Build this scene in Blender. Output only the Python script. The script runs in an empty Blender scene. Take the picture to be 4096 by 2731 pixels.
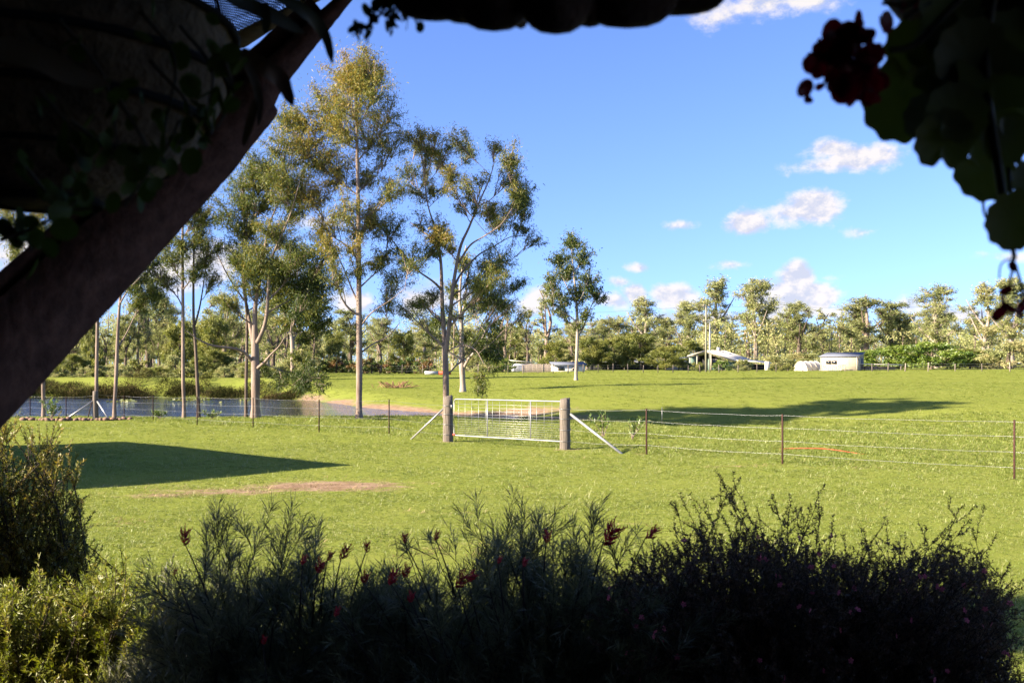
import bpy, math, numpy as np
from mathutils import Vector, Matrix, Euler

# ------------------------------------------------------------------ camera, sky, sun, exposure
SC = bpy.context.scene
COL = SC.collection
F = 1000.0            # focal length in pixels of a 1024 px wide picture
HOR = 362.0           # pixel row of the horizon
CZ = 2.2              # camera height above the lawn at the gate
AZ = math.radians(20) # shadows fall towards +x, turned this far towards +y
EL = math.radians(25.5)

cam = bpy.data.cameras.new('camera')
cam.sensor_width = 36.0
cam.lens = 36.0 * F / 1024.0
cam.shift_y = (HOR - 341.0) / 1024.0
cam.clip_start = 0.05
cam.clip_end = 6000
cam.dof.use_dof = True
cam.dof.focus_distance = 26.0
cam.dof.aperture_fstop = 11.0
camo = bpy.data.objects.new('camera', cam)
camo.location = (0, 0, CZ)
camo.rotation_euler = (math.radians(90), 0, 0)
COL.objects.link(camo)
SC.camera = camo

SC.view_settings.view_transform = 'Standard'
SC.view_settings.look = 'None'
SC.view_settings.gamma = 1.0
SC.view_settings.exposure = 2.5
SC.view_settings.use_curve_mapping = False
SC.cycles.max_bounces = 6
SC.cycles.diffuse_bounces = 3
SC.cycles.transparent_max_bounces = 12
SC.cycles.caustics_reflective = False
SC.cycles.caustics_refractive = False

SKY_STRENGTH = 0.036
CLOUD = 0.175

def px_dir(px, py):
    v = Vector(((px - 512) / F, 1.0, (HOR - py) / F)).normalized()
    return math.atan2(v.x, v.y), math.asin(v.z)

def build_world():
    w = bpy.data.worlds.new('World')
    SC.world = w
    w.use_nodes = True
    nt = w.node_tree
    nt.nodes.clear()
    N = nt.nodes.new
    L = nt.links.new
    def val(sock, v):
        if isinstance(v, (int, float)): sock.default_value = v
        elif isinstance(v, (tuple, list)): sock.default_value = v
        else: L(v, sock)
    def m(op, a, b=0.0, c=0.0, clamp=False):
        n = N('ShaderNodeMath'); n.operation = op; n.use_clamp = clamp
        val(n.inputs[0], a); val(n.inputs[1], b); val(n.inputs[2], c)
        return n.outputs[0]
    def vm(op, a, b=None):
        n = N('ShaderNodeVectorMath'); n.operation = op
        val(n.inputs[0], a)
        if b is not None: val(n.inputs[1], b)
        return n.outputs[1] if op in ('LENGTH', 'DOT_PRODUCT') else n.outputs[0]
    def noise(vec, scale, detail, rough):
        n = N('ShaderNodeTexNoise'); n.noise_dimensions = '3D'
        L(vec, n.inputs['Vector']); n.inputs['Scale'].default_value = scale
        n.inputs['Detail'].default_value = detail; n.inputs['Roughness'].default_value = rough
        return n
    def mapr(v, a, b, c, d, smooth=True):
        n = N('ShaderNodeMapRange'); n.interpolation_type = 'SMOOTHSTEP' if smooth else 'LINEAR'
        val(n.inputs['Value'], v)
        for k, x in zip(('From Min', 'From Max', 'To Min', 'To Max'), (a, b, c, d)): n.inputs[k].default_value = x
        return n.outputs[0]
    sky = N('ShaderNodeTexSky'); sky.sky_type = 'NISHITA'; sky.sun_disc = False
    sky.sun_elevation = EL
    sky.sun_rotation = math.atan2(-math.cos(AZ), -math.sin(AZ)) % (2 * math.pi)
    sky.altitude = 50; sky.air_density = 1.0; sky.dust_density = 0.7; sky.ozone_density = 3.5
    tc = N('ShaderNodeTexCoord')
    d = tc.outputs['Generated']
    L(vm('ADD', vm('MULTIPLY', d, (1, 1, .85)), (0, 0, .13)), sky.inputs[0])
    sp = N('ShaderNodeSeparateXYZ'); L(d, sp.inputs[0])
    az = m('ARCTAN2', sp.outputs[0], sp.outputs[1])
    el = m('ARCSINE', sp.outputs[2])
    # soft cumulus: clusters of ellipses in azimuth and elevation, broken up by noise
    n1 = noise(vm('MULTIPLY', d, (1, 1, 1.5)), 26, 6, 0.62)
    n2 = noise(vm('MULTIPLY', vm('ADD', d, (-0.006, 0, 0.006)), (1, 1, 1.5)), 26, 6, 0.62)
    n3 = noise(d, 9, 3, 0.5)
    cb = N('ShaderNodeCombineXYZ'); L(az, cb.inputs[0]); L(el, cb.inputs[1])
    wv = vm('ADD', cb.outputs[0], vm('MULTIPLY', vm('SUBTRACT', n3.outputs['Color'], (.5, .5, .5)), (.05, .02, 0)))
    clouds = [(770, 2, 70, 17, .75), (730, 14, 30, 12, .4), (832, 149, 34, 9, .85), (868, 156, 36, 15, 1.3), (822, 164, 34, 9, .75), (815, 207, 32, 18, 1.5),
              (822, 203, 24, 16, 1.4), (790, 212, 40, 13, .9), (744, 223, 21, 14, 1.4), (688, 223, 15, 6, .6), (868, 231, 17, 6, .6),
              (792, 276, 19, 18, 1.8), (797, 294, 36, 20, 1.9), (776, 302, 26, 16, 1.5), (818, 275, 15, 5, .55), (838, 308, 60, 10, .9),
              (672, 296, 26, 15, 1.4), (636, 294, 17, 12, 1.3), (606, 302, 30, 10, .8), (641, 267, 17, 5, .6), (736, 263, 14, 5, .5), (618, 282, 13, 5, .6),
              (912, 306, 22, 11, .9), (532, 300, 26, 14, 1), (425, 296, 44, 16, 1.1), (352, 300, 26, 14, 1.1), (212, 262, 40, 20, 1), (150, 275, 46, 22, 1.1),
              (290, 272, 26, 10, .8), (330, 225, 50, 7, .5), (30, 250, 60, 30, 1), (1015, 255, 26, 8, .7), (960, 312, 60, 8, .8), (700, 318, 130, 7, .7)]
    M = None
    for (x, y, rx, ry, s) in clouds:
        a, e = px_dir(x, y)
        dl = vm('LENGTH', vm('MULTIPLY', vm('SUBTRACT', wv, (a, e, 0)), (F / rx / 1.15, F / ry / 1.15, 0)))
        q = m('MULTIPLY', m('SUBTRACT', 1.0, dl), s)
        M = q if M is None else m('MAXIMUM', M, q)
    # the same kind of low cloud right round the horizon
    az0 = m('ABSOLUTE', az)
    rim = m('MULTIPLY', mapr(n3.outputs[0], .5, .68, -1.0, .8), 1.0)
    rim = m('ADD', rim, mapr(el, .02, .22, 0.0, -2.0))
    rim = m('ADD', rim, mapr(az0, .55, .72, -3.0, 0.0))
    M = m('MAXIMUM', M, rim)
    dens = mapr(m('ADD', M, m('MULTIPLY', m('SUBTRACT', n1.outputs[0], .5), 2.1)), 0.0, .75, 0, 1)
    dens = m('MULTIPLY', dens, mapr(el, -.02, .03, 0, 1))
    lit = mapr(m('SUBTRACT', n1.outputs[0], n2.outputs[0]), -.10, .08, 0, 1)
    ccol = N('ShaderNodeMix'); ccol.data_type = 'RGBA'
    L(lit, ccol.inputs['Factor'])
    ccol.inputs[6].default_value = (CLOUD * .72, CLOUD * .74, CLOUD * .86, 1)
    ccol.inputs[7].default_value = (CLOUD * 1.08, CLOUD * 1.0, CLOUD * .95, 1)
    sk = N('ShaderNodeVectorMath'); sk.operation = 'SCALE'
    gm = N('ShaderNodeGamma'); gm.inputs['Gamma'].default_value = 1.35; L(sky.outputs[0], gm.inputs['Color'])
    L(vm('MULTIPLY', gm.outputs[0], (1.05, .91, 1.05)), sk.inputs[0]); sk.inputs['Scale'].default_value = SKY_STRENGTH
    mix = N('ShaderNodeMix'); mix.data_type = 'RGBA'
    L(m('MULTIPLY', dens, .93), mix.inputs['Factor']); L(sk.outputs[0], mix.inputs[6]); L(ccol.outputs[2], mix.inputs[7])
    bg = N('ShaderNodeBackground'); L(mix.outputs[2], bg.inputs['Color']); bg.inputs['Strength'].default_value = 1.0
    out = N('ShaderNodeOutputWorld'); L(bg.outputs[0], out.inputs['Surface'])
    w.cycles.sampling_method = 'MANUAL'
    w.cycles.sample_map_resolution = 512
build_world()

sun = bpy.data.lights.new('sun', 'SUN')
sun.energy = 3.8
sun.angle = math.radians(0.53)
sun.color = (1.0, 0.86, 0.66)
suno = bpy.data.objects.new('sun', sun)
SUND = Vector((math.cos(AZ) * math.cos(EL), math.sin(AZ) * math.cos(EL), -math.sin(EL)))
suno.rotation_euler = SUND.to_track_quat('-Z', 'Y').to_euler()
suno.location = (-30, -30, 30)
COL.objects.link(suno)

# ------------------------------------------------------------------ helpers
rng = np.random.default_rng(11)
def P(px, py, D):
    return np.array([(px - 512) / F * D, D, CZ + (HOR - py) / F * D])

class G:
    """collects vertices and faces of one mesh"""
    def __init__(s):
        s.V = []; s.Fs = []; s.T = []; s.n = 0
    def add(s, V, faces, tint=None):
        V = np.asarray(V, float).reshape(-1, 3)
        if not isinstance(faces, list) or (faces and not isinstance(faces[0], np.ndarray)):
            by = {}
            for f in faces: by.setdefault(len(f), []).append(f)
            faces = [np.array(v) for v in by.values()]
        for f in faces: s.Fs.append(np.asarray(f, int) + s.n)
        s.V.append(V); s.n += len(V)
        s.T.append(np.broadcast_to(np.asarray(0.5 if tint is None else tint, float), (len(V),)).copy())
        return s
    def mesh(s, name, origin=(0, 0, 0), mat=None, smooth=False, tint=False):
        me = bpy.data.meshes.new(name)
        V = np.concatenate(s.V) - np.asarray(origin, float)
        me.vertices.add(len(V)); me.vertices.foreach_set('co', V.astype(np.float32).ravel())
        tot = sum(f.size for f in s.Fs); npoly = sum(len(f) for f in s.Fs)
        li = np.concatenate([f.ravel() for f in s.Fs]); lt = np.concatenate([np.full(len(f), f.shape[1]) for f in s.Fs])
        ls = np.concatenate([[0], np.cumsum(lt)[:-1]])
        me.loops.add(tot); me.loops.foreach_set('vertex_index', li.astype(np.int32))
        me.polygons.add(npoly); me.polygons.foreach_set('loop_start', ls.astype(np.int32)); me.polygons.foreach_set('loop_total', lt.astype(np.int32))
        if smooth: me.polygons.foreach_set('use_smooth', np.ones(npoly, bool))
        if tint:
            a = me.attributes.new('tint', 'FLOAT', 'POINT'); a.data.foreach_set('value', np.concatenate(s.T).astype(np.float32))
        me.update(calc_edges=True)
        if mat: me.materials.append(mat)
        return me

LOC = {}
def tag(o, label=None, cat=None, group=None, kind=None):
    if label: o['label'] = label
    if cat: o['category'] = cat
    if group: o['group'] = group
    if kind: o['kind'] = kind
    return o
def thing(name, loc, label, cat, group=None):
    o = bpy.data.objects.new(name, None); COL.objects.link(o)
    o.empty_display_size = .1
    o.location = loc; LOC[o.name] = np.array(loc, float)
    return tag(o, label, cat, group)
def part(name, g, mat, root, smooth=False, tint=False, parent=None, label=None, kind=None):
    """one mesh object under a thing (parent: the part it belongs to)"""
    me = g.mesh(name, LOC[root.name], mat, smooth, tint)
    o = bpy.data.objects.new(name, me); COL.objects.link(o)
    o.parent = parent or root
    return tag(o, label, kind=kind)
def solo(name, g, mat, loc, label=None, cat=None, group=None, kind=None, smooth=False, tint=False):
    me = g.mesh(name, loc, mat, smooth, tint)
    o = bpy.data.objects.new(name, me); COL.objects.link(o); o.location = loc; LOC[o.name] = np.array(loc, float)
    return tag(o, label, cat, group, kind)
def piece(name, me, root, pos, rot=None, scale=(1, 1, 1), parent=None, label=None):
    """a shared mesh placed under a thing, pos in world space"""
    o = bpy.data.objects.new(name, me); COL.objects.link(o); o.parent = parent or root
    o.location = np.asarray(pos, float) - LOC[root.name]
    if rot is not None:
        if isinstance(rot, Matrix): o.rotation_mode = 'QUATERNION'; o.rotation_quaternion = rot.to_quaternion()
        else: o.rotation_euler = rot
    o.scale = scale
    return tag(o, label)
def copy_tree(src, loc, rz=0, scale=1.0, label=None, group=None):
    r = src.copy(); COL.objects.link(r); r.location = loc; r.rotation_euler = (0, 0, rz)
    r.scale = scale if isinstance(scale, tuple) else (scale,) * 3
    LOC[r.name] = np.array(loc, float)
    if label: r['label'] = label
    if group: r['group'] = group
    elif 'group' in r: del r['group']
    for ch in src.children:
        c = ch.copy(); COL.objects.link(c); c.parent = r
    return r

def nrm(v):
    v = np.asarray(v, float); return v / np.maximum(np.linalg.norm(v, axis=-1, keepdims=True), 1e-9)
def tubes(paths, radii, sides=5, cap=False):
    """batch of tubes: paths (B,N,3), radii (B,N)"""
    paths = np.asarray(paths, float); radii = np.asarray(radii, float)
    if paths.ndim == 2: paths = paths[None]; radii = np.broadcast_to(radii, paths.shape[1])[None]
    B, N, _ = paths.shape
    t = nrm(np.gradient(paths, axis=1))
    ov = nrm(paths[:, -1] - paths[:, 0])
    ref = np.where(np.abs(ov[:, 2:3]) > .8, np.array([[1., 0, 0]]), np.array([[0, 0, 1.]]))[:, None, :]
    u = nrm(np.cross(t, ref)); v = np.cross(t, u)
    a = np.arange(sides) * 2 * np.pi / sides
    V = paths[:, :, None] + radii[:, :, None, None] * (u[:, :, None] * np.cos(a)[None, None, :, None] + v[:, :, None] * np.sin(a)[None, None, :, None])
    i = np.arange(B)[:, None, None] * N * sides + np.arange(N - 1)[None, :, None] * sides
    k = np.arange(sides)[None, None]; k2 = (k + 1) % sides
    Fq = np.stack([i + k, i + k2, i + sides + k2, i + sides + k], -1).reshape(-1, 4)
    fs = [Fq]
    if cap:
        b = np.arange(B)[:, None] * N * sides
        fs.append(b + np.arange(sides)[None, ::-1]); fs.append(b + (N - 1) * sides + np.arange(sides)[None])
    return V.reshape(-1, 3), fs
def tube(g, pts, r, sides=6, cap=True, tint=None):
    pts = np.asarray(pts, float); r = np.broadcast_to(np.asarray(r, float), (len(pts),))
    V, f = tubes(pts[None], r[None], sides, cap); g.add(V, f, tint); return g
def box(g, c, s, rz=0.0, R=None):
    c = np.asarray(c, float); h = np.asarray(s, float) / 2
    q = np.array([[x, y, z] for z in (-1, 1) for y in (-1, 1) for x in (-1, 1)]) * h
    if R is None:
        cs, sn = math.cos(rz), math.sin(rz); R = np.array([[cs, -sn, 0], [sn, cs, 0], [0, 0, 1]])
    q = q @ np.asarray(R).T + c
    g.add(q, [np.array([[0, 2, 3, 1], [4, 5, 7, 6], [0, 1, 5, 4], [2, 6, 7, 3], [0, 4, 6, 2], [1, 3, 7, 5]])]); return g
def slab(g, pts, n, th):
    """polygon pts extruded by th along n"""
    pts = np.asarray(pts, float); k = len(pts); n = nrm(n)
    V = np.concatenate([pts, pts + n * th]); i = np.arange(k); j = (i + 1) % k
    g.add(V, [i[None, ::-1], (i + k)[None], np.stack([i, j, j + k, i + k], 1)]); return g
def bez(p0, p1, p2, n):
    t = np.linspace(0, 1, n)[:, None]
    return (1 - t) ** 2 * p0 + 2 * t * (1 - t) * p1 + t * t * p2
def resample(pts, n):
    pts = np.asarray(pts, float); d = np.concatenate([[0], np.cumsum(np.linalg.norm(np.diff(pts[:, :3], axis=0), axis=1))])
    s = np.linspace(0, d[-1], n)
    return np.stack([np.interp(s, d, pts[:, k]) for k in range(pts.shape[1])], 1)
def smooth_path(pts, n):
    """Catmull-Rom through the points"""
    p = np.asarray(pts, float)
    if len(p) < 3: return resample(p, n)
    q = np.concatenate([[2 * p[0] - p[1]], p, [2 * p[-1] - p[-2]]]); out = []
    for i in range(1, len(q) - 2):
        t = np.linspace(0, 1, 8, endpoint=False)[:, None]
        out.append(.5 * ((2 * q[i]) + (-q[i - 1] + q[i + 1]) * t + (2 * q[i - 1] - 5 * q[i] + 4 * q[i + 1] - q[i + 2]) * t ** 2 + (-q[i - 1] + 3 * q[i] - 3 * q[i + 1] + q[i + 2]) * t ** 3))
    return resample(np.concatenate(out + [p[-1:]]), n)
def rdir(r, n):
    return nrm(r.normal(size=(n, 3)))
def leaves(g, pos, d, L, W, tint, r, bend=0.25):
    """narrow leaves: kite of 2 triangles sharing a folded midline"""
    n = len(pos); d = nrm(d); s = nrm(np.cross(d, rdir(r, n))); up = np.cross(s, d)
    L = np.broadcast_to(L, (n,))[:, None]; W = np.broadcast_to(W, (n,))[:, None]
    mid = pos + d * L * .45 + up * L * bend * .12
    V = np.stack([pos, mid - s * W / 2 , pos + d * L - up * L * bend * .2, mid + s * W / 2], 1).reshape(-1, 3)
    i = np.arange(n)[:, None] * 4
    g.add(V, [i + np.array([[0, 1, 2, 3]])], np.repeat(np.broadcast_to(tint, (n,)), 4))

def ordinal(n):
    a = ['first', 'second', 'third', 'fourth', 'fifth', 'sixth', 'seventh', 'eighth', 'ninth', 'tenth', 'eleventh', 'twelfth', 'thirteenth', 'fourteenth', 'fifteenth', 'sixteenth', 'seventeenth', 'eighteenth', 'nineteenth', 'twentieth']
    return a[n] if n < 20 else 'twenty-' + a[n - 20]

# ------------------------------------------------------------------ materials
MATS = {}
def new_mat(name):
    m = bpy.data.materials.new(name); m.use_nodes = True; m.node_tree.nodes.clear(); return m, m.node_tree
def M_solid(name, col, rough=.8, var=.25, scale=8.0, bump=0.0, metal=0.0, spec=.3, stretch=(1, 1, 1), col2=None, detail=5, coord='Object', transl=0.0):
    if name in MATS: return MATS[name]
    m, nt = new_mat(name); N = nt.nodes.new; L = nt.links.new
    out = N('ShaderNodeOutputMaterial'); b = N('ShaderNodeBsdfPrincipled')
    tc = N('ShaderNodeTexCoord'); mp = N('ShaderNodeMapping'); mp.inputs['Scale'].default_value = stretch
    L(tc.outputs[coord], mp.inputs[0])
    nz = N('ShaderNodeTexNoise'); nz.inputs['Scale'].default_value = scale; nz.inputs['Detail'].default_value = detail; nz.inputs['Roughness'].default_value = .62
    L(mp.outputs[0], nz.inputs['Vector'])
    cr = N('ShaderNodeValToRGB'); cr.color_ramp.elements[0].position = .3; cr.color_ramp.elements[1].position = .7
    c2 = col2 or tuple(min(1, c * (1 + var)) for c in col)
    c1 = col if col2 else tuple(c * (1 - var) for c in col)
    cr.color_ramp.elements[0].color = (*c1, 1); cr.color_ramp.elements[1].color = (*c2, 1)
    L(nz.outputs[0], cr.inputs[0]); L(cr.outputs[0], b.inputs['Base Color'])
    b.inputs['Roughness'].default_value = rough; b.inputs['Metallic'].default_value = metal; b.inputs['Specular IOR Level'].default_value = spec
    if bump:
        bp = N('ShaderNodeBump'); bp.inputs['Strength'].default_value = bump; bp.inputs['Distance'].default_value = .02
        L(nz.outputs[0], bp.inputs['Height']); L(bp.outputs[0], b.inputs['Normal'])
    sh = b.outputs[0]
    if transl:
        t = N('ShaderNodeBsdfTranslucent'); L(cr.outputs[0], t.inputs[0]); ms = N('ShaderNodeMixShader'); ms.inputs[0].default_value = transl
        L(sh, ms.inputs[1]); L(t.outputs[0], ms.inputs[2]); sh = ms.outputs[0]
    L(sh, out.inputs[0]); MATS[name] = m; return m
def M_leaf(name, cols, trans=.28, rough=.5, gloss=.06, inst=False):
    """cols: ramp of leaf colours picked by the per-leaf attribute"""
    if name in MATS: return MATS[name]
    m, nt = new_mat(name); N = nt.nodes.new; L = nt.links.new
    out = N('ShaderNodeOutputMaterial')
    at = N('ShaderNodeAttribute'); at.attribute_name = 'tint'
    fac = at.outputs['Fac']
    oi = N('ShaderNodeObjectInfo')
    mm = N('ShaderNodeMath'); mm.operation = 'MULTIPLY_ADD'; L(oi.outputs['Random'], mm.inputs[0]); mm.inputs[1].default_value = .24 if not inst else .5
    ad = N('ShaderNodeMath'); ad.operation = 'ADD'; ad.inputs[1].default_value = -.12 if not inst else -.25; L(fac, ad.inputs[0]); L(ad.outputs[0], mm.inputs[2])
    cr = N('ShaderNodeValToRGB'); e = cr.color_ramp.elements
    for i, c in enumerate(cols):
        p = i / (len(cols) - 1)
        if i == 0: e[0].position = 0; x = e[0]
        elif i == len(cols) - 1: e[-1].position = 1; x = e[-1]
        else: x = e.new(p)
        x.color = (*c, 1)
    L(mm.outputs[0], cr.inputs[0])
    df = N('ShaderNodeBsdfDiffuse'); L(cr.outputs[0], df.inputs[0])
    tr = N('ShaderNodeBsdfTranslucent'); hs = N('ShaderNodeHueSaturation'); hs.inputs['Value'].default_value = 1.25; hs.inputs['Saturation'].default_value = 1.1
    L(cr.outputs[0], hs.inputs['Color']); L(hs.outputs[0], tr.inputs[0])
    m1 = N('ShaderNodeMixShader'); m1.inputs[0].default_value = trans; L(df.outputs[0], m1.inputs[1]); L(tr.outputs[0], m1.inputs[2])
    gl = N('ShaderNodeBsdfGlossy'); gl.inputs['Roughness'].default_value = rough; gl.inputs['Color'].default_value = (.8, .8, .8, 1)
    m2 = N('ShaderNodeMixShader'); m2.inputs[0].default_value = gloss; L(m1.outputs[0], m2.inputs[1]); L(gl.outputs[0], m2.inputs[2])
    L(m2.outputs[0], out.inputs[0]); MATS[name] = m; return m
# ------------------------------------------------------------------ terrain
POND = np.array([(-90, 46), (-90, 70), (-60, 76), (-40, 76), (-27.5, 75), (-22, 74.5), (-15, 70.5), (-11.5, 64), (-9.1, 58.5), (-6, 53.5), (-3.4, 49.6), (-0.6, 48.2),
                 (-0.6, 46.9), (-3.5, 46.4), (-8, 45.6), (-16, 45), (-30, 45), (-55, 45)], float)
GULLY = np.array([(-1, 47.6), (4, 43.8), (9, 41), (14, 40), (21, 41), (30, 43)], float)
WATER = CZ - 2.62
def seg_dist(X, Y, A, B):
    dx, dy = B - A; t = np.clip(((X - A[0]) * dx + (Y - A[1]) * dy) / (dx * dx + dy * dy), 0, 1)
    return np.hypot(X - A[0] - t * dx, Y - A[1] - t * dy), t
def poly_sd(X, Y, poly):
    d = np.full(X.shape, 1e9); ins = np.zeros(X.shape, bool); n = len(poly)
    for i in range(n):
        A, B = poly[i], poly[(i + 1) % n]
        d = np.minimum(d, seg_dist(X, Y, A, B)[0])
        c = ((A[1] > Y) != (B[1] > Y)); xx = A[0] + (Y - A[1]) / (B[1] - A[1] + 1e-12) * (B[0] - A[0])
        ins ^= c & (X < xx)
    return np.where(ins, -d, d)
def sst(x, a, b):
    t = np.clip((x - a) / (b - a), 0, 1); return t * t * (3 - 2 * t)
_y = np.linspace(-60, 2200, 9041)
def prof(Y, Z):
    z = np.interp(_y, Y, Z); k = np.hanning(17); k /= k.sum()
    return np.convolve(np.pad(z, 8, 'edge'), k, 'valid')
zR = prof([-60, 0, 5, 10, 17, 25, 31, 37, 40, 43, 46, 49, 52, 55, 60, 70, 85, 110, 140, 165, 300, 700, 2200], [-1.7, -1.7, -1.74, -1.95, -2.12, -2.17, -2.24, -2.38, -2.78, -2.92, -2.72, -2.30, -1.96, -1.76, -1.66, -1.6, -1.52, -1.36, -1.22, -1.2, -1.6, -2.4, -3])
zL = prof([-60, 0, 5, 10, 17, 25, 35, 41, 48, 54, 62, 70, 85, 110, 140, 165, 300, 700, 2200], [-1.7, -1.7, -1.74, -1.95, -2.12, -2.17, -2.22, -2.3, -2.36, -2.3, -2.1, -1.93, -1.6, -1.42, -1.32, -1.28, -1.6, -2.4, -3])
zE = prof([-60, 0, 5, 10, 17, 25, 31, 36, 45, 54, 60, 70, 85, 110, 140, 165, 300, 700, 2200], [-1.7, -1.7, -1.74, -1.95, -2.12, -2.17, -2.22, -2.3, -2.2, -1.9, -1.76, -1.63, -1.52, -1.36, -1.22, -1.2, -1.6, -2.4, -3])
def vnoise(X, Y, s, seed):
    r = np.random.default_rng(seed); T = r.random((64, 64))
    x = X / s; y = Y / s; xi = np.floor(x).astype(int); yi = np.floor(y).astype(int); fx = x - xi; fy = y - yi
    fx = fx * fx * (3 - 2 * fx); fy = fy * fy * (3 - 2 * fy)
    g = lambda a, b: T[a % 64, b % 64]
    return (g(xi, yi) * (1 - fx) + g(xi + 1, yi) * fx) * (1 - fy) + (g(xi, yi + 1) * (1 - fx) + g(xi + 1, yi + 1) * fx) * fy - .5
def ground(X, Y):
    X = np.asarray(X, float); Y = np.asarray(Y, float)
    w = sst(X, -6, 7)
    z = np.interp(Y, _y, zL) * (1 - w) + (np.interp(Y, _y, zR) * (1 - sst(X, 13, 26)) + np.interp(Y, _y, zE) * sst(X, 13, 26)) * w + CZ
    far = sst(Y, 30, 60)
    z = z + vnoise(X, Y, 3.1, 1) * .05 + vnoise(X, Y, 11, 2) * .10 * far + vnoise(X, Y, 1.1, 3) * .012 + vnoise(X, Y, 26, 5) * .3 * sst(Y, 90, 160)
    z = z + sst(X, 20, 90) * .35 * sst(Y, 60, 140)
    dg = np.full(X.shape, 1e9)
    for a, b in zip(GULLY[:-1], GULLY[1:]): dg = np.minimum(dg, seg_dist(X, Y, a, b)[0])
    z = z - .12 * (1 - sst(dg, .3, 3.0)) * (1 - sst(X, 8, 26))
    sd = poly_sd(X, Y, POND) + vnoise(X, Y, 1.7, 4) * 1.0
    keepdry = 1 - sst(X, 4, 9)
    z = np.where(sd > .4, z + keepdry * (np.maximum(z, WATER + .10) - z), z)
    near = Y < 47
    wid = np.where(near, 3.0, 3.6)
    z = np.where(sd > 0, WATER - .03 + (z - WATER + .03) * sst(sd, -.2, wid), np.minimum(WATER - .03, z) - .9 * sst(-sd, 0, 4))
    bank = sst(X, -14, -19) if False else (1 - sst(X, -19, -12))
    z = z + bank * .55 * np.exp(-((sd - 3.2) / 2.0) ** 2) * (Y > 60)
    return z
def dirt_at(X, Y):
    sd = poly_sd(X, Y, POND)
    d = (1 - sst(sd, .5, 2.6)) * (Y > 46.9) * 1.05 * (.8 + vnoise(X, Y, 2.3, 8)) * (.15 + .85 * sst(X, -19, -13))
    dg = np.full(X.shape, 1e9)
    for a, b in zip(GULLY[:-1], GULLY[1:]): dg = np.minimum(dg, seg_dist(X, Y, a, b)[0])
    d = np.maximum(d, .85 * (1 - sst(dg, .3, 2.2)) * (1 - sst(X, 4, 9)) * (Y > 44))
    for (cx, cy, rx, ry, s) in [(-3.2, 17.0, 1.6, .9, 1.05), (-4.6, 16.3, 1.5, .75, .78), (-5.6, 15.7, 1.0, .5, .7), (-2.3, 16.4, .9, .5, .6), (-6.6, 17.2, 1.4, .6, .4), (3.0, 23.4, .8, .3, .5), (4.6, 20.6, 1.6, .3, .5), (1.4, 24.9, .5, .4, .8), (-1.8, 27.7, .5, .4, .7), (1.6, 12.5, .7, .3, .5), (-1.0, 13.6, .8, .3, .5), (6.8, 20.2, 2.0, .3, .45), (-6, 22.5, 1.2, .5, .3), (.3, 49.3, 3.2, 1.7, .95), (3.4, 46.6, 2.4, 1.3, .7)]:
        q = ((X - cx) / rx) ** 2 + ((Y - cy) / ry) ** 2
        d = np.maximum(d, s * np.exp(-q))
    d = np.maximum(d, .35 * sst(vnoise(X, Y, 2.1, 21) + vnoise(X, Y, .7, 22) * .6, .36, .62) * (Y < 60))
    # garden bed mulch close to the house
    d = np.maximum(d, .9 * (1 - sst(Y + vnoise(X, Y, .8, 9), 3.6, 4.6)))
    return np.clip(d, 0, 1)

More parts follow.
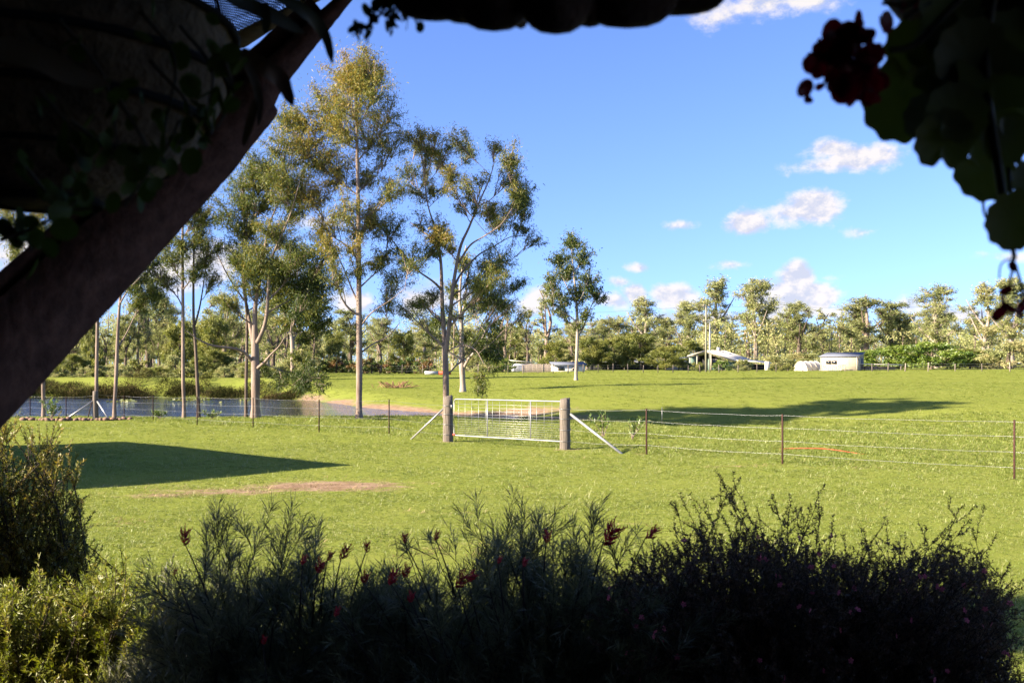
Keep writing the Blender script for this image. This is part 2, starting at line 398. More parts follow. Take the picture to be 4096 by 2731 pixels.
def build_ground():
    ys = np.concatenate([np.linspace(-25, 3, 15)[:-1], np.geomspace(3, 150, 330), np.geomspace(155, 2100, 40)])
    u = np.linspace(-1, 1, 261); u = np.sign(u) * (np.abs(u) ** 1.25)
    U, Yg = np.meshgrid(u, ys)
    W = np.maximum(28, np.abs(Yg) * 1.05 + 14)
    Xg = U * W
    Z = ground(Xg, Yg)
    V = np.stack([Xg, Yg, Z], -1).reshape(-1, 3)
    h, w = Xg.shape; i = (np.arange(h - 1)[:, None] * w + np.arange(w - 1)[None]).ravel()
    g = G(); g.add(V, [np.stack([i, i + 1, i + w + 1, i + w], 1)], dirt_at(Xg, Yg).ravel())
    m, nt = new_mat('paddock_soil_and_grass'); N = nt.nodes.new; L = nt.links.new
    out = N('ShaderNodeOutputMaterial'); b = N('ShaderNodeBsdfDiffuse')
    tc = N('ShaderNodeTexCoord')
    def nz(s, d=5, r=.6):
        n = N('ShaderNodeTexNoise'); n.inputs['Scale'].default_value = s; n.inputs['Detail'].default_value = d; n.inputs['Roughness'].default_value = r; L(tc.outputs['Object'], n.inputs['Vector']); return n.outputs[0]
    def ramp(f, stops):
        c = N('ShaderNodeValToRGB'); e = c.color_ramp.elements
        for i, (p, col) in enumerate(stops):
            x = e[i] if i < 2 else e.new(p)
            x.position = p; x.color = (*col, 1)
        L(f, c.inputs[0]); return c.outputs[0]
    def mix(f, a, c, t='MIX'):
        n = N('ShaderNodeMix'); n.data_type = 'RGBA'; n.blend_type = t
        if isinstance(f, float): n.inputs[0].default_value = f
        else: L(f, n.inputs[0])
        L(a, n.inputs[6]); L(c, n.inputs[7]); return n.outputs[2]
    ga = ramp(nz(.16, 6), [(.35, (0.128, 0.169, 0.026)), (.65, (0.176, 0.206, 0.038))])
    gb = ramp(nz(7.017, 11.240, 1.047), [(.3, (0.113, 0.148, 0.021)), (.7, (0.187, 0.208, 0.043))])
    gr = mix(.55, ga, gb)
    dry = ramp(nz(0.982, 9.837, 1.017), [(.46, (0.187, 0.210, 0.042)), (.72, (0.247, 0.201, 0.088))])
    gr = mix(.4, gr, dry)
    dr = ramp(nz(2.6, 8, .7), [(.3, (0.144, 0.090, 0.053)), (.7, (0.345, 0.247, 0.167))])
    at = N('ShaderNodeAttribute'); at.attribute_name = 'tint'
    a1 = N('ShaderNodeMath'); a1.operation = 'MULTIPLY_ADD'; L(nz(3.5, 8, .72), a1.inputs[0]); a1.inputs[1].default_value = 1.5; L(at.outputs['Fac'], a1.inputs[2])
    mr = N('ShaderNodeMapRange'); L(a1.outputs[0], mr.inputs[0]); mr.inputs[1].default_value = 1.15; mr.inputs[2].default_value = 1.5
    c = mix(mr.outputs[0], gr, dr)
    L(c, b.inputs[0])
    bp = N('ShaderNodeBump'); bp.inputs['Strength'].default_value = .5; bp.inputs['Distance'].default_value = .04
    L(nz(9, 8, .7), bp.inputs['Height']); L(bp.outputs[0], b.inputs['Normal'])
    L(b.outputs[0], out.inputs[0])
    solo('ground', g, m, (0, 0, 0), kind='structure', smooth=True, tint=True)
build_ground()

def build_pond():
    xs = np.linspace(-95, 2, 60); ys = np.linspace(43, 80, 30)
    Xg, Yg = np.meshgrid(xs, ys); h, w = Xg.shape; i = (np.arange(h - 1)[:, None] * w + np.arange(w - 1)[None]).ravel()
    keep = []
    sd = poly_sd(Xg, Yg, POND)
    g = G()
    fq = np.stack([i, i + 1, i + w + 1, i + w], 1)
    fq = fq[(sd.ravel()[fq] < 1.2).any(1)]
    g.add(np.stack([Xg, Yg, np.full_like(Xg, WATER)], -1), [fq])
    m, nt = new_mat('pond_water'); N = nt.nodes.new; L = nt.links.new
    out = N('ShaderNodeOutputMaterial'); b = N('ShaderNodeBsdfPrincipled')
    b.inputs['Base Color'].default_value = (.014, .015, .016, 1); b.inputs['Roughness'].default_value = .03; b.inputs['IOR'].default_value = 1.33
    tc = N('ShaderNodeTexCoord'); mp = N('ShaderNodeMapping'); mp.inputs['Scale'].default_value = (.8, 2.2, 1); L(tc.outputs['Object'], mp.inputs[0])
    n = N('ShaderNodeTexNoise'); n.inputs['Scale'].default_value = 1.6; n.inputs['Detail'].default_value = 5; L(mp.outputs[0], n.inputs['Vector'])
    bp = N('ShaderNodeBump'); bp.inputs['Strength'].default_value = .5; bp.inputs['Distance'].default_value = .13; L(n.outputs[0], bp.inputs['Height']); L(bp.outputs[0], b.inputs['Normal'])
    L(b.outputs[0], out.inputs[0])
    solo('pond', g, m, (0, 0, 0), kind='structure', smooth=True)
build_pond()

# ------------------------------------------------------------------ grass: tufts instanced on points
def tuft(name, r, n, hmin, hmax, spread, wid, lean, mat):
    g = G()
    a = r.uniform(0, 2 * np.pi, n); rad = spread * np.sqrt(r.random(n))
    p = np.stack([rad * np.cos(a), rad * np.sin(a), np.full(n, -.012)], 1)
    a2 = a + r.normal(0, .9, n); le = r.uniform(.05, lean, n); h = r.uniform(hmin, hmax, n)
    out = np.stack([np.cos(a2), np.sin(a2), np.zeros(n)], 1); side = np.stack([-np.sin(a2 + .6), np.cos(a2 + .6), np.zeros(n)], 1)
    w = wid * r.uniform(.7, 1.3, n)[:, None]
    mid = p + out * (h * le * .4)[:, None] + np.array([0, 0, 1.]) * (h * .6)[:, None]
    tip = p + out * (h * le * 1.2)[:, None] + np.array([0, 0, 1.]) * (h * (1 - .35 * le))[:, None]
    V = np.stack([p - side * w / 2, p + side * w / 2, mid + side * w * .4, mid - side * w * .4, tip], 1).reshape(-1, 3)
    i = np.arange(n)[:, None] * 5
    g.add(V, [i + np.array([[0, 1, 2, 3]]), i + np.array([[3, 2, 4]])], np.repeat(r.uniform(.1, .9, n), 5))
    return bpy.data.objects.new(name, g.mesh(name, (0, 0, 0), mat, False, True))

def scatter(name, pts, scl, var, protos, label, cat):
    me = bpy.data.meshes.new(name); me.vertices.add(len(pts)); me.vertices.foreach_set('co', pts.astype(np.float32).ravel())
    r = np.random.default_rng(len(pts))
    for nm, ty, dat in (('rot', 'FLOAT_VECTOR', np.stack([r.normal(0, .12, len(pts)), r.normal(0, .12, len(pts)), r.uniform(0, 6.283, len(pts))], 1)), ('scl', 'FLOAT_VECTOR', scl), ('var', 'INT', var)):
        a = me.attributes.new(nm, ty, 'POINT'); a.data.foreach_set('vector' if ty == 'FLOAT_VECTOR' else 'value', np.ascontiguousarray(dat, dtype=np.float32 if ty != 'INT' else np.int32).ravel())
    me.update()
    o = bpy.data.objects.new(name, me); COL.objects.link(o)
    ng = bpy.data.node_groups.new(name, 'GeometryNodeTree'); ng.is_modifier = True
    ng.interface.new_socket('Geometry', in_out='INPUT', socket_type='NodeSocketGeometry'); ng.interface.new_socket('Geometry', in_out='OUTPUT', socket_type='NodeSocketGeometry')
    N = ng.nodes.new; L = ng.links.new
    gi = N('NodeGroupInput'); go = N('NodeGroupOutput'); jn = N('GeometryNodeJoinGeometry')
    def attr(nm, t):
        n = N('GeometryNodeInputNamedAttribute'); n.data_type = t; n.inputs['Name'].default_value = nm
        return [s for s in n.outputs if s.enabled and s.name == 'Attribute'][0]
    for k, p in enumerate(protos):
        oi = N('GeometryNodeObjectInfo'); oi.inputs['Object'].default_value = p; oi.inputs['As Instance'].default_value = True
        ip = N('GeometryNodeInstanceOnPoints'); L(gi.outputs[0], ip.inputs['Points']); L(oi.outputs['Geometry'], ip.inputs['Instance'])
        cp = N('FunctionNodeCompare'); cp.data_type = 'INT'; cp.operation = 'EQUAL'
        ins = [s for s in cp.inputs if s.enabled]
        L(attr('var', 'INT'), ins[0]); ins[1].default_value = k
        L(cp.outputs[0], ip.inputs['Selection'])
        er = N('FunctionNodeEulerToRotation'); L(attr('rot', 'FLOAT_VECTOR'), er.inputs[0]); L(er.outputs[0], ip.inputs['Rotation'])
        L(attr('scl', 'FLOAT_VECTOR'), ip.inputs['Scale'])
        L(ip.outputs[0], jn.inputs[0])
    L(jn.outputs[0], go.inputs[0])
    md = o.modifiers.new('scatter', 'NODES'); md.node_group = ng
    return tag(o, label, cat, kind='stuff')

GRASS = M_leaf('grass_blades', [(0.115, 0.157, 0.021), (0.163, 0.209, 0.031), (0.203, 0.239, 0.047), (0.290, 0.270, 0.094)], trans=.35, gloss=.04, rough=.45, inst=True)
STRAW = M_leaf('dry_straw', [(.22, .15, .07), (.33, .25, .13), (.42, .34, .2)], trans=.2, gloss=.02, inst=True)
STRAWG = M_leaf('grass_stalks', [(.20, .24, .07), (.30, .31, .12), (.38, .36, .17)], trans=.3, gloss=.03, inst=True)
def fence_y(X):  # the fence line: lawn on the near side
    return np.interp(X, [-60, -17, -16.6, -8.9, -1.78, 1.32, 9.2, 30], [44, 42, 39.8, 34.4, 27.8, 24.9, 18.3, 1.5])
def build_grass():
    r = np.random.default_rng(5)
    tA = tuft('tuft', r, 20, .018, .048, .07, .005, 1.3, GRASS); tB = tuft('tuft', r, 18, .02, .06, .06, .0045, 1.2, GRASS)
    tC = tuft('tuft', r, 20, .04, .14, .11, .008, 1.0, GRASS); tD = tuft('tuft', r, 16, .03, .09, .12, .009, 1.2, GRASS)
    tE = tuft('tuft', r, 5, .10, .24, .05, .0032, .5, STRAWG)
    lawn, pad = [], []
    for (d0, d1, den, sc) in [(4.4, 9, 620, .72), (9, 16, 360, .72), (16, 27, 160, .9), (27, 46, 40, 1.5), (46, 80, 8, 2.0), (80, 165, 1.6, 3.0)]:
        A = .68 * 1.0 * (d1 * d1 - d0 * d0); n = int(A * den)
        D = np.sqrt(r.uniform(d0 * d0, d1 * d1, n)); X = r.uniform(-.68, .68, n) * D
        s = sc * np.exp(r.normal(0, .22, n)) * (1 + .5 * vnoise(X, D, 1.6, 31) + .5 * vnoise(X, D, .5, 32))
        k = (poly_sd(X, D, POND) > .35) & (r.random(n) > 1.05 * dirt_at(X, D)) 
        X, D, s = X[k], D[k], s[k]
        near = D < fence_y(X) + .25
        z = ground(X, D)
        pts = np.stack([X, D, z], 1)
        lawn.append((pts[near], s[near])); pad.append((pts[~near], s[~near]))
    p = np.concatenate([a for a, b in lawn]); s = np.concatenate([b for a, b in lawn])
    hs = np.where(np.abs(p[:, 1] - fence_y(p[:, 0])) < .5, 1.5, 1.0)
    scatter('lawn_grass', p, np.stack([s, s, np.minimum(s, 1.2) * hs * .62], 1), r.choice(3, len(p), p=[.485, .485, .03]), [tA, tB, tE], 'short bright green mown grass between the shrubs and the wire fence', 'grass')
    p = np.concatenate([a for a, b in pad]); s = np.concatenate([b for a, b in pad])
    hs = np.where(p[:, 1] < 47, 1.25, .62) * np.where(s > 2.6, .6, 1)
    scatter('paddock_grass', p, np.stack([s * .75, s * .75, s * .36 * hs], 1), r.integers(0, 2, len(p)), [tC, tD], 'longer yellow green grass of the paddock beyond the fence', 'grass')
    # dry straw on the bare patches of the lawn
    n = 5200; X = r.uniform(-9, 8, n); D = r.uniform(8, 24, n); k = r.random(n) < dirt_at(X, D) * 1.3 - .12; X, D = X[k], D[k]
    n2 = 500; X = np.concatenate([X, r.uniform(-2.4, -1.0, n2)]); D = np.concatenate([D, r.uniform(3.1, 4.2, n2)])
    ts = tuft('tuft', r, 12, .03, .11, .09, .005, 2.2, STRAW)
    scatter('dry_straw', np.stack([X, D, ground(X, D)], 1), np.ones((len(X), 3)) * np.array([1.3, 1.3, .45]), np.zeros(len(X)), [ts], 'dry pale straw lying on the bare patches of the lawn', 'straw')
build_grass()

def build_bank():
    r = np.random.default_rng(6); g = G()
    line = resample(np.array([(-52, 76.6), (-40, 76.4), (-27.5, 75.4), (-22, 74.9), (-15.2, 71.4)]), 60)
    n = 60000; k = r.integers(0, 59, n); t = r.random(n)[:, None]
    p2 = line[k] * (1 - t) + line[k + 1] * t + np.stack([r.normal(0, .5, n), np.abs(r.normal(0, 1.5, n)) - 1.0], 1)
    # separate low clumps of different size
    nc = 95; ck = r.uniform(0, 58.9, nc); ci = ck.astype(int); cf = (ck - ci)[:, None]
    cc = line[ci] * (1 - cf) + line[ci + 1] * cf + np.stack([r.normal(0, .4, nc), np.abs(r.normal(0, 1.2, nc)) - .9], 1)
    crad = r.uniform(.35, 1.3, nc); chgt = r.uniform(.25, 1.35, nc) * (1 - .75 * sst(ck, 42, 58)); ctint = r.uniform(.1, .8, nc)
    b = r.choice(nc, n, p=crad ** 2 / (crad ** 2).sum()); a_ = r.uniform(0, 6.283, n); q = np.sqrt(r.random(n))
    p2 = cc[b] + (crad[b] * q)[:, None] * np.stack([np.cos(a_), np.sin(a_)], 1)
    h = chgt[b] * np.sqrt(1 - .85 * q * q)
    p = np.stack([p2[:, 0], p2[:, 1], ground(p2[:, 0], p2[:, 1]) + h * r.random(n) * .9], 1)
    d = np.stack([r.normal(0, .5, n), r.normal(0, .4, n), r.uniform(.1, 1, n)], 1)
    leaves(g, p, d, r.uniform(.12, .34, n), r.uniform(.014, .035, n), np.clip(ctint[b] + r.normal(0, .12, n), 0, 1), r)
    solo('bank_brush', g, M_leaf('bank_brush', [(.010, .012, .004), (.022, .026, .008), (.034, .036, .012), (.060, .046, .020), (.080, .062, .026)], trans=.12, gloss=.0), (0, 0, 0), 'dark rough reeds and brush along the far bank of the pond', 'reeds', kind='stuff', tint=True)  # colours kept dark to carry the shade of trees at the left
    # water weed floating and small green shoots at the near water edge
    g = G(); n = 900; X = r.uniform(-27, -18, n); Y = r.uniform(66, 70, n)
    k = np.abs(vnoise(X, Y, 2.5, 17)) < .12; X, Y = X[k], Y[k]; n = len(X)
    leaves(g, np.stack([X, Y, np.full(n, WATER + .012)], 1), np.stack([r.normal(size=n), r.normal(size=n), np.full(n, .03)], 1), .3, .2, r.random(n), r, 0)
    solo('water_weed', g, M_leaf('water_weed', [(.09, .12, .02), (.2, .2, .05)]), (0, 0, 0), 'thin raft of green weed floating on the pond', 'water weed', kind='stuff', tint=True)
build_bank()
# ------------------------------------------------------------------ trees
BARK = M_solid('gum_bark_pale', (.115, .082, .062), .9, scale=2.6, stretch=(2.2, 2.2, .45), col2=(.27, .205, .16), bump=.8, detail=7)
BARK_W = M_solid('gum_bark_white', (.20, .155, .12), .9, scale=1.6, stretch=(2, 2, .6), col2=(.34, .29, .24), bump=.3, detail=6)
BARK_D = M_solid('bark_grey_brown', (.06, .045, .033), .95, scale=2.5, stretch=(3, 3, .5), col2=(.14, .105, .08), bump=.6, detail=7)
LEAF_GUM = M_leaf('gum_leaves', [(0.033, 0.054, 0.012), (0.085, 0.109, 0.022), (0.156, 0.161, 0.032), (0.272, 0.194, 0.036), (0.350, 0.220, 0.048)], trans=.32, gloss=.02)  # golden end of the ramp paints warm sunlight onto chosen clumps
LEAF_BG = M_leaf('far_gum_leaves', [(0.138, 0.163, 0.060), (0.242, 0.268, 0.098), (0.324, 0.333, 0.133), (0.405, 0.356, 0.169)], trans=.35, gloss=.01)  # far leaf colours, she-oaks too, lightened in place of distance haze
LEAF_DENSE = M_leaf('she_oak_leaves', [(0.054, 0.075, 0.016), (0.132, 0.156, 0.031), (0.217, 0.223, 0.047), (0.264, 0.246, 0.062)], trans=.3, gloss=.03)
LEAF_BRIGHT = M_leaf('bright_leaves', [(0.039, 0.078, 0.009), (0.097, 0.162, 0.017), (0.162, 0.220, 0.026), (0.207, 0.246, 0.042)], trans=.32, gloss=.05)
LEAF_RED = M_leaf('red_flush_leaves', [(0.045, 0.097, 0.015), (0.110, 0.175, 0.026), (0.168, 0.123, 0.036), (0.246, 0.110, 0.042)], trans=.3, gloss=.05)

def wiggle(path, r, amp):
    n = len(path); e = np.cumsum(r.normal(0, 1, (n, 3)), 0); e -= np.linspace(0, 1, n)[:, None] * e[-1]
    return path + e * amp
def gum_geo(r, stems, clumps, leaf, cover=.8, sub=1.0, twig=.013, droop=.75, limb_k=.5, min_r=.02, noleaf_limbs=()):
    """stems: [(points (n,4): xyz + radius)]; clumps: (cx,cy,cz,rx,ry,rz,tint). Returns wood and leaf meshes."""
    gw, gl = G(), G()
    nodes = []
    for s in stems:
        s = np.asarray(s, float); p = smooth_path(s, max(10, 4 * len(s)))
        p[:, 3] = np.maximum(p[:, 3], .006)
        V, f = tubes(p[None, :, :3], p[None, :, 3], 8); gw.add(V, f)
        nodes.append(p)
    nodes = np.concatenate(nodes)
    zmin = nodes[:, 2].min(); H = nodes[:, 2].max() - zmin
    ok = nodes[:, 2] > zmin + .16 * H
    nodes = nodes[ok]
    cl = np.asarray(clumps, float)
    base = stems[0][0]
    order = np.argsort(np.array([np.min(np.linalg.norm(nodes[:, :3] - c[:3], axis=1)) for c in cl]))
    ll, lw = leaf
    bp, br = [], []
    for ci in order:
        c = cl[ci]; ctr = c[:3] + np.array([0, 0, -.35 * c[5]])
        d = ctr - nodes[:, :3]; hd = np.hypot(d[:, 0], d[:, 1]); ds = np.linalg.norm(d, axis=1)
        cost = ds + 2.2 * np.maximum(0, .75 * hd - d[:, 2]) + (nodes[:, 3] < .02) * .8
        k = np.argmin(cost); n0 = nodes[k]
        dist = max(ds[k], .05)
        p0 = n0[:3]; p2 = ctr
        ctl = p0 * .45 + p2 * .55 + np.array([0, 0, -.10 * hd[k]]) + r.normal(0, .05, 3) * dist
        path = wiggle(bez(p0, ctl, p2, 9), r, .012 * dist)
        r0 = max(min(n0[3] * limb_k, .018 * dist + .35 * min_r + .012), min_r * .6)
        rad = np.linspace(r0, max(min_r * .35, .25 * r0), 9)
        V, f = tubes(path[None], rad[None], 6); gw.add(V, f)
        nodes = np.concatenate([nodes, np.concatenate([path[3:], rad[3:, None]], 1)])
        # sub-branches into the clump
        R = c[3:6]; ns = max(6, int(sub * (7 + 9 * R[0] * R[2])))
        q = rdir(r, ns) * (r.random(ns) ** .45)[:, None] * R; tgt = c[:3] + q
        st = path[r.integers(3, 9, ns)]
        mid = st * .5 + tgt * .5 + np.array([0, 0, 1.]) * (.12 * np.linalg.norm(tgt - st, axis=1))[:, None] + r.normal(0, .08, (ns, 3)) * R.mean()
        t = np.linspace(0, 1, 6)[None, :, None]
        sp = (1 - t) ** 2 * st[:, None] + 2 * t * (1 - t) * mid[:, None] + t * t * tgt[:, None]
        bp.append(sp); br.append(np.broadcast_to(np.linspace(max(twig * 1.5, rad[-1] * .7), twig * .4, 6), (ns, 6)))
        nl = int(cover * 2.6 * np.pi * R[0] * R[2] / (.33 * ll * lw))
        b = r.integers(0, ns, nl); tt = .35 + .65 * r.random(nl) ** .7
        i0 = np.minimum((tt * 5).astype(int), 4); fr = (tt * 5 - i0)[:, None]
        pos = sp[b, i0] * (1 - fr) + sp[b, i0 + 1] * fr
        pos = pos + rdir(r, nl) * (np.abs(r.normal(0, .31, nl)) * R.mean() ** .8)[:, None] * np.array([1, 1, .85])
        dd = rdir(r, nl) + np.array([0, 0, -1.]) * droop
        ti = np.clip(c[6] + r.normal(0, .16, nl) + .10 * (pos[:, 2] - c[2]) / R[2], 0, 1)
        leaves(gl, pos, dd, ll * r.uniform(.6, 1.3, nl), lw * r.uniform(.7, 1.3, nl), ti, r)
    V, f = tubes(np.concatenate(bp), np.concatenate(br), 4); gw.add(V, f)
    return gw, gl

def px_tree(name, label, D, stems, clumps, leaf=(.16, .024), cover=.75, bark=BARK, seed=1, spread=.6, cat='tree', group=None, scl=1.0, sub=1.0, lmat=None, fill=0, **kw):
    """stems: lists of (px, py, radius_px[, depth offset]); clumps: (px, py, rx_px, ry_px[, tint[, depth]])"""
    r = np.random.default_rng(seed); k = D / F
    st = []
    for i, s in enumerate(stems):
        out = []
        for j, q in enumerate(s):
            dd = q[3] if len(q) > 3 else 0.0
            p = P(q[0], q[1], D + dd); out.append((*p, q[2] * k * .82))
        st.append(np.array(out))
    bx, by = st[0][0][0], st[0][0][1]
    gz = float(ground(np.array([bx]), np.array([by]))[0])
    st[0][0][2] = min(st[0][0][2], gz - .1)
    b0 = st[0][0].copy(); b0[2] = gz + .55; b0[3] *= .80; st[0][0][3] *= 1.2   # root flare
    if b0[2] < st[0][1][2]: st[0] = np.insert(st[0], 1, b0, 0)
    if fill:
        C_ = np.array([c[:4] for c in clumps]); ex = []
        while len(ex) < fill:
            i = r.integers(len(C_)); q = np.hypot(*(C_[:, :2] - C_[i, :2]).T); j = r.choice(np.argsort(q)[1:5])
            m_ = (C_[i] + C_[j]) / 2; ex.append((m_[0] + r.normal(0, 2), m_[1] + r.normal(0, 2), m_[2] * .8, m_[3] * .8, (clumps[i][4] if len(clumps[i]) > 4 else .42)))
        clumps = list(clumps) + ex
    xs = [c[0] for c in clumps]; half = (max(xs) - min(xs)) / 2 * k + .3; xm = (max(xs) + min(xs)) / 2
    cl = []
    for c in clumps:
        ti = c[4] if len(c) > 4 else .42
        u = abs(c[0] - xm) * k / half
        dd = c[5] if len(c) > 5 else r.uniform(-1, 1) * half * spread * math.sqrt(max(.08, 1 - u * u))
        p = P(c[0], c[1], D + dd); kk = (D + dd) / F
        cl.append((*p, c[2] * kk * 1.22, max(c[2], c[3]) * kk * 1.2, c[3] * kk * 1.42, ti + r.normal(0, .05)))
    gw, gl = gum_geo(r, st, cl, leaf, cover, sub, **kw)
    root = thing(name, (bx, by, gz), label, cat, group)
    part('trunk', gw, bark, root, smooth=True)
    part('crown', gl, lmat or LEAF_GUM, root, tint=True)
    return root

def S(lst, s=.4354):  # photo-overview pixels to 1024 px
    return [(c[0] * s, c[1] * s, c[2] * s, c[3] * s, *c[4:]) for c in lst]
def Z2(lst):
    return [((c[0] / 1.845 + 1400) / 4, (c[1] / 1.845 + 450) / 4, c[2] / 5.2, c[3] / 5.2, *c[4:]) for c in lst]

# the tall gum in the middle of the row
px_tree('gum_tree', 'tallest gum tree with one straight pale trunk standing by the pond', 40.5,
    [[(359, 418, 4.6), (359.3, 370, 3.9), (359, 305, 3.3), (358.5, 218, 2.6), (357, 144, 1.8), (357, 92, 1.0), (359, 55, .35)],
     [(361, 352, 1.2), (374, 343, .9, .3), (388, 336, .7, .7), (400, 322, .4, 1.0)], [(361, 325, 1.1), (372, 312, .8, -.3), (390, 300, .5, -.8), (405, 288, .3, -1.2)],
     [(357, 300, 1.1), (350, 284, .9, .5), (341, 262, .6, 1.1), (333, 248, .4, 1.5)], [(360, 287, 1.1), (374, 274, .8, .6), (390, 262, .5, 1.2)]],
    S([(850, 140, 40, 34, .48), (790, 165, 50, 38, .52), (865, 185, 42, 44, .42), (815, 225, 60, 52, .62), (745, 225, 42, 42, .5), (895, 250, 34, 34, .45), (720, 285, 46, 40, .5), (785, 300, 56, 40, .48),
       (855, 310, 52, 36, .45), (905, 335, 38, 36, .4), (695, 335, 50, 44, .54), (765, 385, 56, 46, .5), (845, 395, 46, 36, .5), (903, 425, 36, 44, .36), (720, 440, 52, 38, .55), (790, 470, 42, 36, .52),
       (840, 500, 52, 34, .5), (897, 515, 36, 34, .35), (870, 588, 36, 26, .4), (912, 640, 40, 26, .36), (880, 690, 32, 24, .34), (750, 560, 36, 28, .42), (765, 625, 30, 34, .34), (815, 560, 30, 20, .5), (945, 590, 30, 24, .34), (740, 505, 36, 26, .45)]),
    seed=3, cover=.40, fill=10)
# the many-stemmed gum left of it
px_tree('gum_tree', 'broad many-stemmed gum with a low bare limb reaching left over the pond', 41.0,
    [[(255.5, 415, 6.4), (255.5, 380, 5.6), (255.3, 358, 5.0), (255, 343, 4.6), (254.8, 322, 3.2), (256, 300, 2.6), (262, 269, 2.1), (266, 240, 1.6), (270, 222, 1.2), (279, 200, .8), (287, 170, .5), (292, 140, .3)],
     [(256, 343, 3.0), (260, 337, 2.6, -.2), (266, 319, 2.2, -.4), (268.5, 286, 1.9, -.6), (270, 265, 1.6, -.7), (276, 247, 1.3, -.8), (290, 215, .8, -1), (300, 180, .4, -1.2)],
     [(254, 346, 3.0), (251.6, 334, 2.6, .3), (249, 318, 2.2, .5), (244, 289, 1.8, .8), (243.3, 257, 1.5, 1), (244, 229, 1.2, 1.2), (242, 205, .8, 1.3), (240, 180, .5, 1.4)],
     [(252.6, 361, 2.2), (244, 352, 1.9, -.4), (233, 348, 1.6, -.9), (212, 345, 1.2, -1.4), (197, 338, .8, -1.8), (186, 330, .4, -2)],
     [(256, 369, 2.0), (265, 361, 1.6, -.5), (271, 354, 1.2, -.8), (279, 346, .8, -1.1), (285, 336, .4, -1.4)],
     [(268, 300, 1.2, -.5), (280, 288, 1.0, -.3), (293, 274, .9, 0), (310, 262, .7, .4), (325, 254, .5, .8), (341, 241, .3, 1.2)],
     [(268, 312, 1.2, -.5), (284, 303, .9, .2), (302, 294, .6, .8), (318, 288, .4, 1.2)],
     [(244, 300, 1.2, .8), (236, 288, 1.0, 1.0), (224, 268, .7, 1.4), (214, 245, .4, 1.8), (208, 225, .3, 2)]],
    S([(650, 262, 48, 28, .6), (690, 300, 40, 38, .55), (640, 318, 40, 36, .5), (600, 368, 50, 38, .42), (655, 392, 56, 44, .5), (695, 430, 40, 40, .55), (560, 420, 46, 36, .4), (620, 450, 54, 36, .45), (680, 475, 44, 36, .5),
       (525, 480, 44, 36, .36), (580, 520, 46, 36, .45), (650, 535, 54, 36, .42), (540, 572, 44, 32, .38), (600, 600, 54, 36, .42), (680, 585, 44, 34, .34), (725, 645, 56, 34, .22), (560, 640, 44, 32, .42), (620, 660, 44, 32, .4),
       (700, 690, 46, 30, .22), (525, 690, 30, 24, .4), (655, 620, 40, 30, .32), (760, 560, 36, 24, .34), (650, 875, 34, 22, .25, -1.6), (715, 858, 38, 30, .22, -2.4), (740, 880, 18, 18, .22, -2.6), (600, 560, 40, 30, .5)]),
    seed=4, cover=.36, fill=12)
# slender trees on the near bank
px_tree('gum_tree', 'thin dark sapling trunk close in front of the many-stemmed gum', 41.5,
    [[(246, 415, 2.4), (246.4, 370, 2.0), (247, 327, 1.7), (245, 270, 1.3), (247, 220, .8), (249, 180, .4)]],
    S([(560, 470, 30, 24, .4), (600, 420, 34, 26, .42), (570, 530, 28, 22, .4), (585, 380, 30, 24, .45)]), seed=21, bark=BARK_D, cover=.5)
px_tree('gum_tree', 'straight slim gum rising left of a twin dark trunk on the bank', 41.2,
    [[(184, 415, 2.7), (183.2, 380, 2.3), (183, 320, 2.0), (182.6, 250, 1.6), (183, 215, 1.1), (185, 185, .5)]],
    S([(430, 560, 40, 30, .42), (395, 590, 36, 26, .4), (440, 500, 38, 30, .45), (380, 640, 30, 22, .36), (450, 620, 30, 22, .38), (410, 470, 40, 30, .48), (370, 545, 30, 26, .4), (445, 440, 36, 28, .5), (345, 600, 34, 22, .36)]), seed=22, cover=.5)
px_tree('gum_tree', 'slim dark gum forking in two, beside the straight slim gum', 41.6,
    [[(198.5, 415, 2.6), (197.5, 385, 2.2), (195.5, 345, 1.9), (193.6, 318, 1.7), (193.6, 265, 1.2), (195, 225, .7), (197, 195, .4)], [(195, 325, 1.3), (200, 305, 1.0, .2), (204, 280, .7, .4), (208, 250, .4, .6)]],
    S([(470, 590, 34, 26, .36), (495, 550, 30, 26, .4), (455, 540, 30, 24, .42), (490, 640, 26, 20, .34), (480, 490, 36, 30, .45)]), seed=23, bark=BARK_D, cover=.5)
px_tree('gum_tree', 'leaning pale gum on the bank just right of the corner post', 40.8,
    [[(114.5, 414, 2.8), (116, 380, 2.4), (118, 330, 2.0), (120, 300, 1.6), (124, 265, 1.1), (128, 235, .6)], [(119.5, 345, 1.0), (128, 330, .8, .4), (136, 312, .5, .7), (142, 298, .3, 1)], [(120, 303, 1.1), (128, 290, .8, -.4), (140, 277, .4, -.8)]],
    S([(310, 640, 40, 28, .3), (345, 660, 34, 26, .34), (280, 610, 40, 30, .35), (300, 560, 44, 34, .4), (330, 690, 26, 20, .34), (260, 560, 36, 30, .4)]), seed=24, cover=.55)
px_tree('gum_tree', 'straight grey gum trunk directly behind the braced corner post', 42.0,
    [[(96.5, 414, 2.6), (96.5, 380, 2.3), (97.5, 321, 2.0), (98, 260, 1.5), (96, 210, .8)]],
    S([(180, 520, 44, 34, .4), (240, 500, 40, 34, .42), (210, 440, 40, 30, .45), (150, 470, 36, 30, .42)]), seed=25, cover=.5)
px_tree('gum_tree', 'pale gum seen at the left edge both below and above the beam', 42.5,
    [[(43.5, 413, 2.7), (43.2, 385, 2.4), (43, 320, 2.0), (40, 260, 1.6), (34, 215, .9), (30, 180, .5)], [(41, 275, 1.0), (30, 255, .7, .4), (16, 235, .4, .8)]],
    S([(20, 530, 34, 26, .36), (70, 490, 34, 28, .4), (30, 575, 30, 22, .34), (100, 520, 30, 26, .36), (60, 440, 40, 30, .42), (10, 470, 34, 28, .4)]), seed=26, cover=.5)
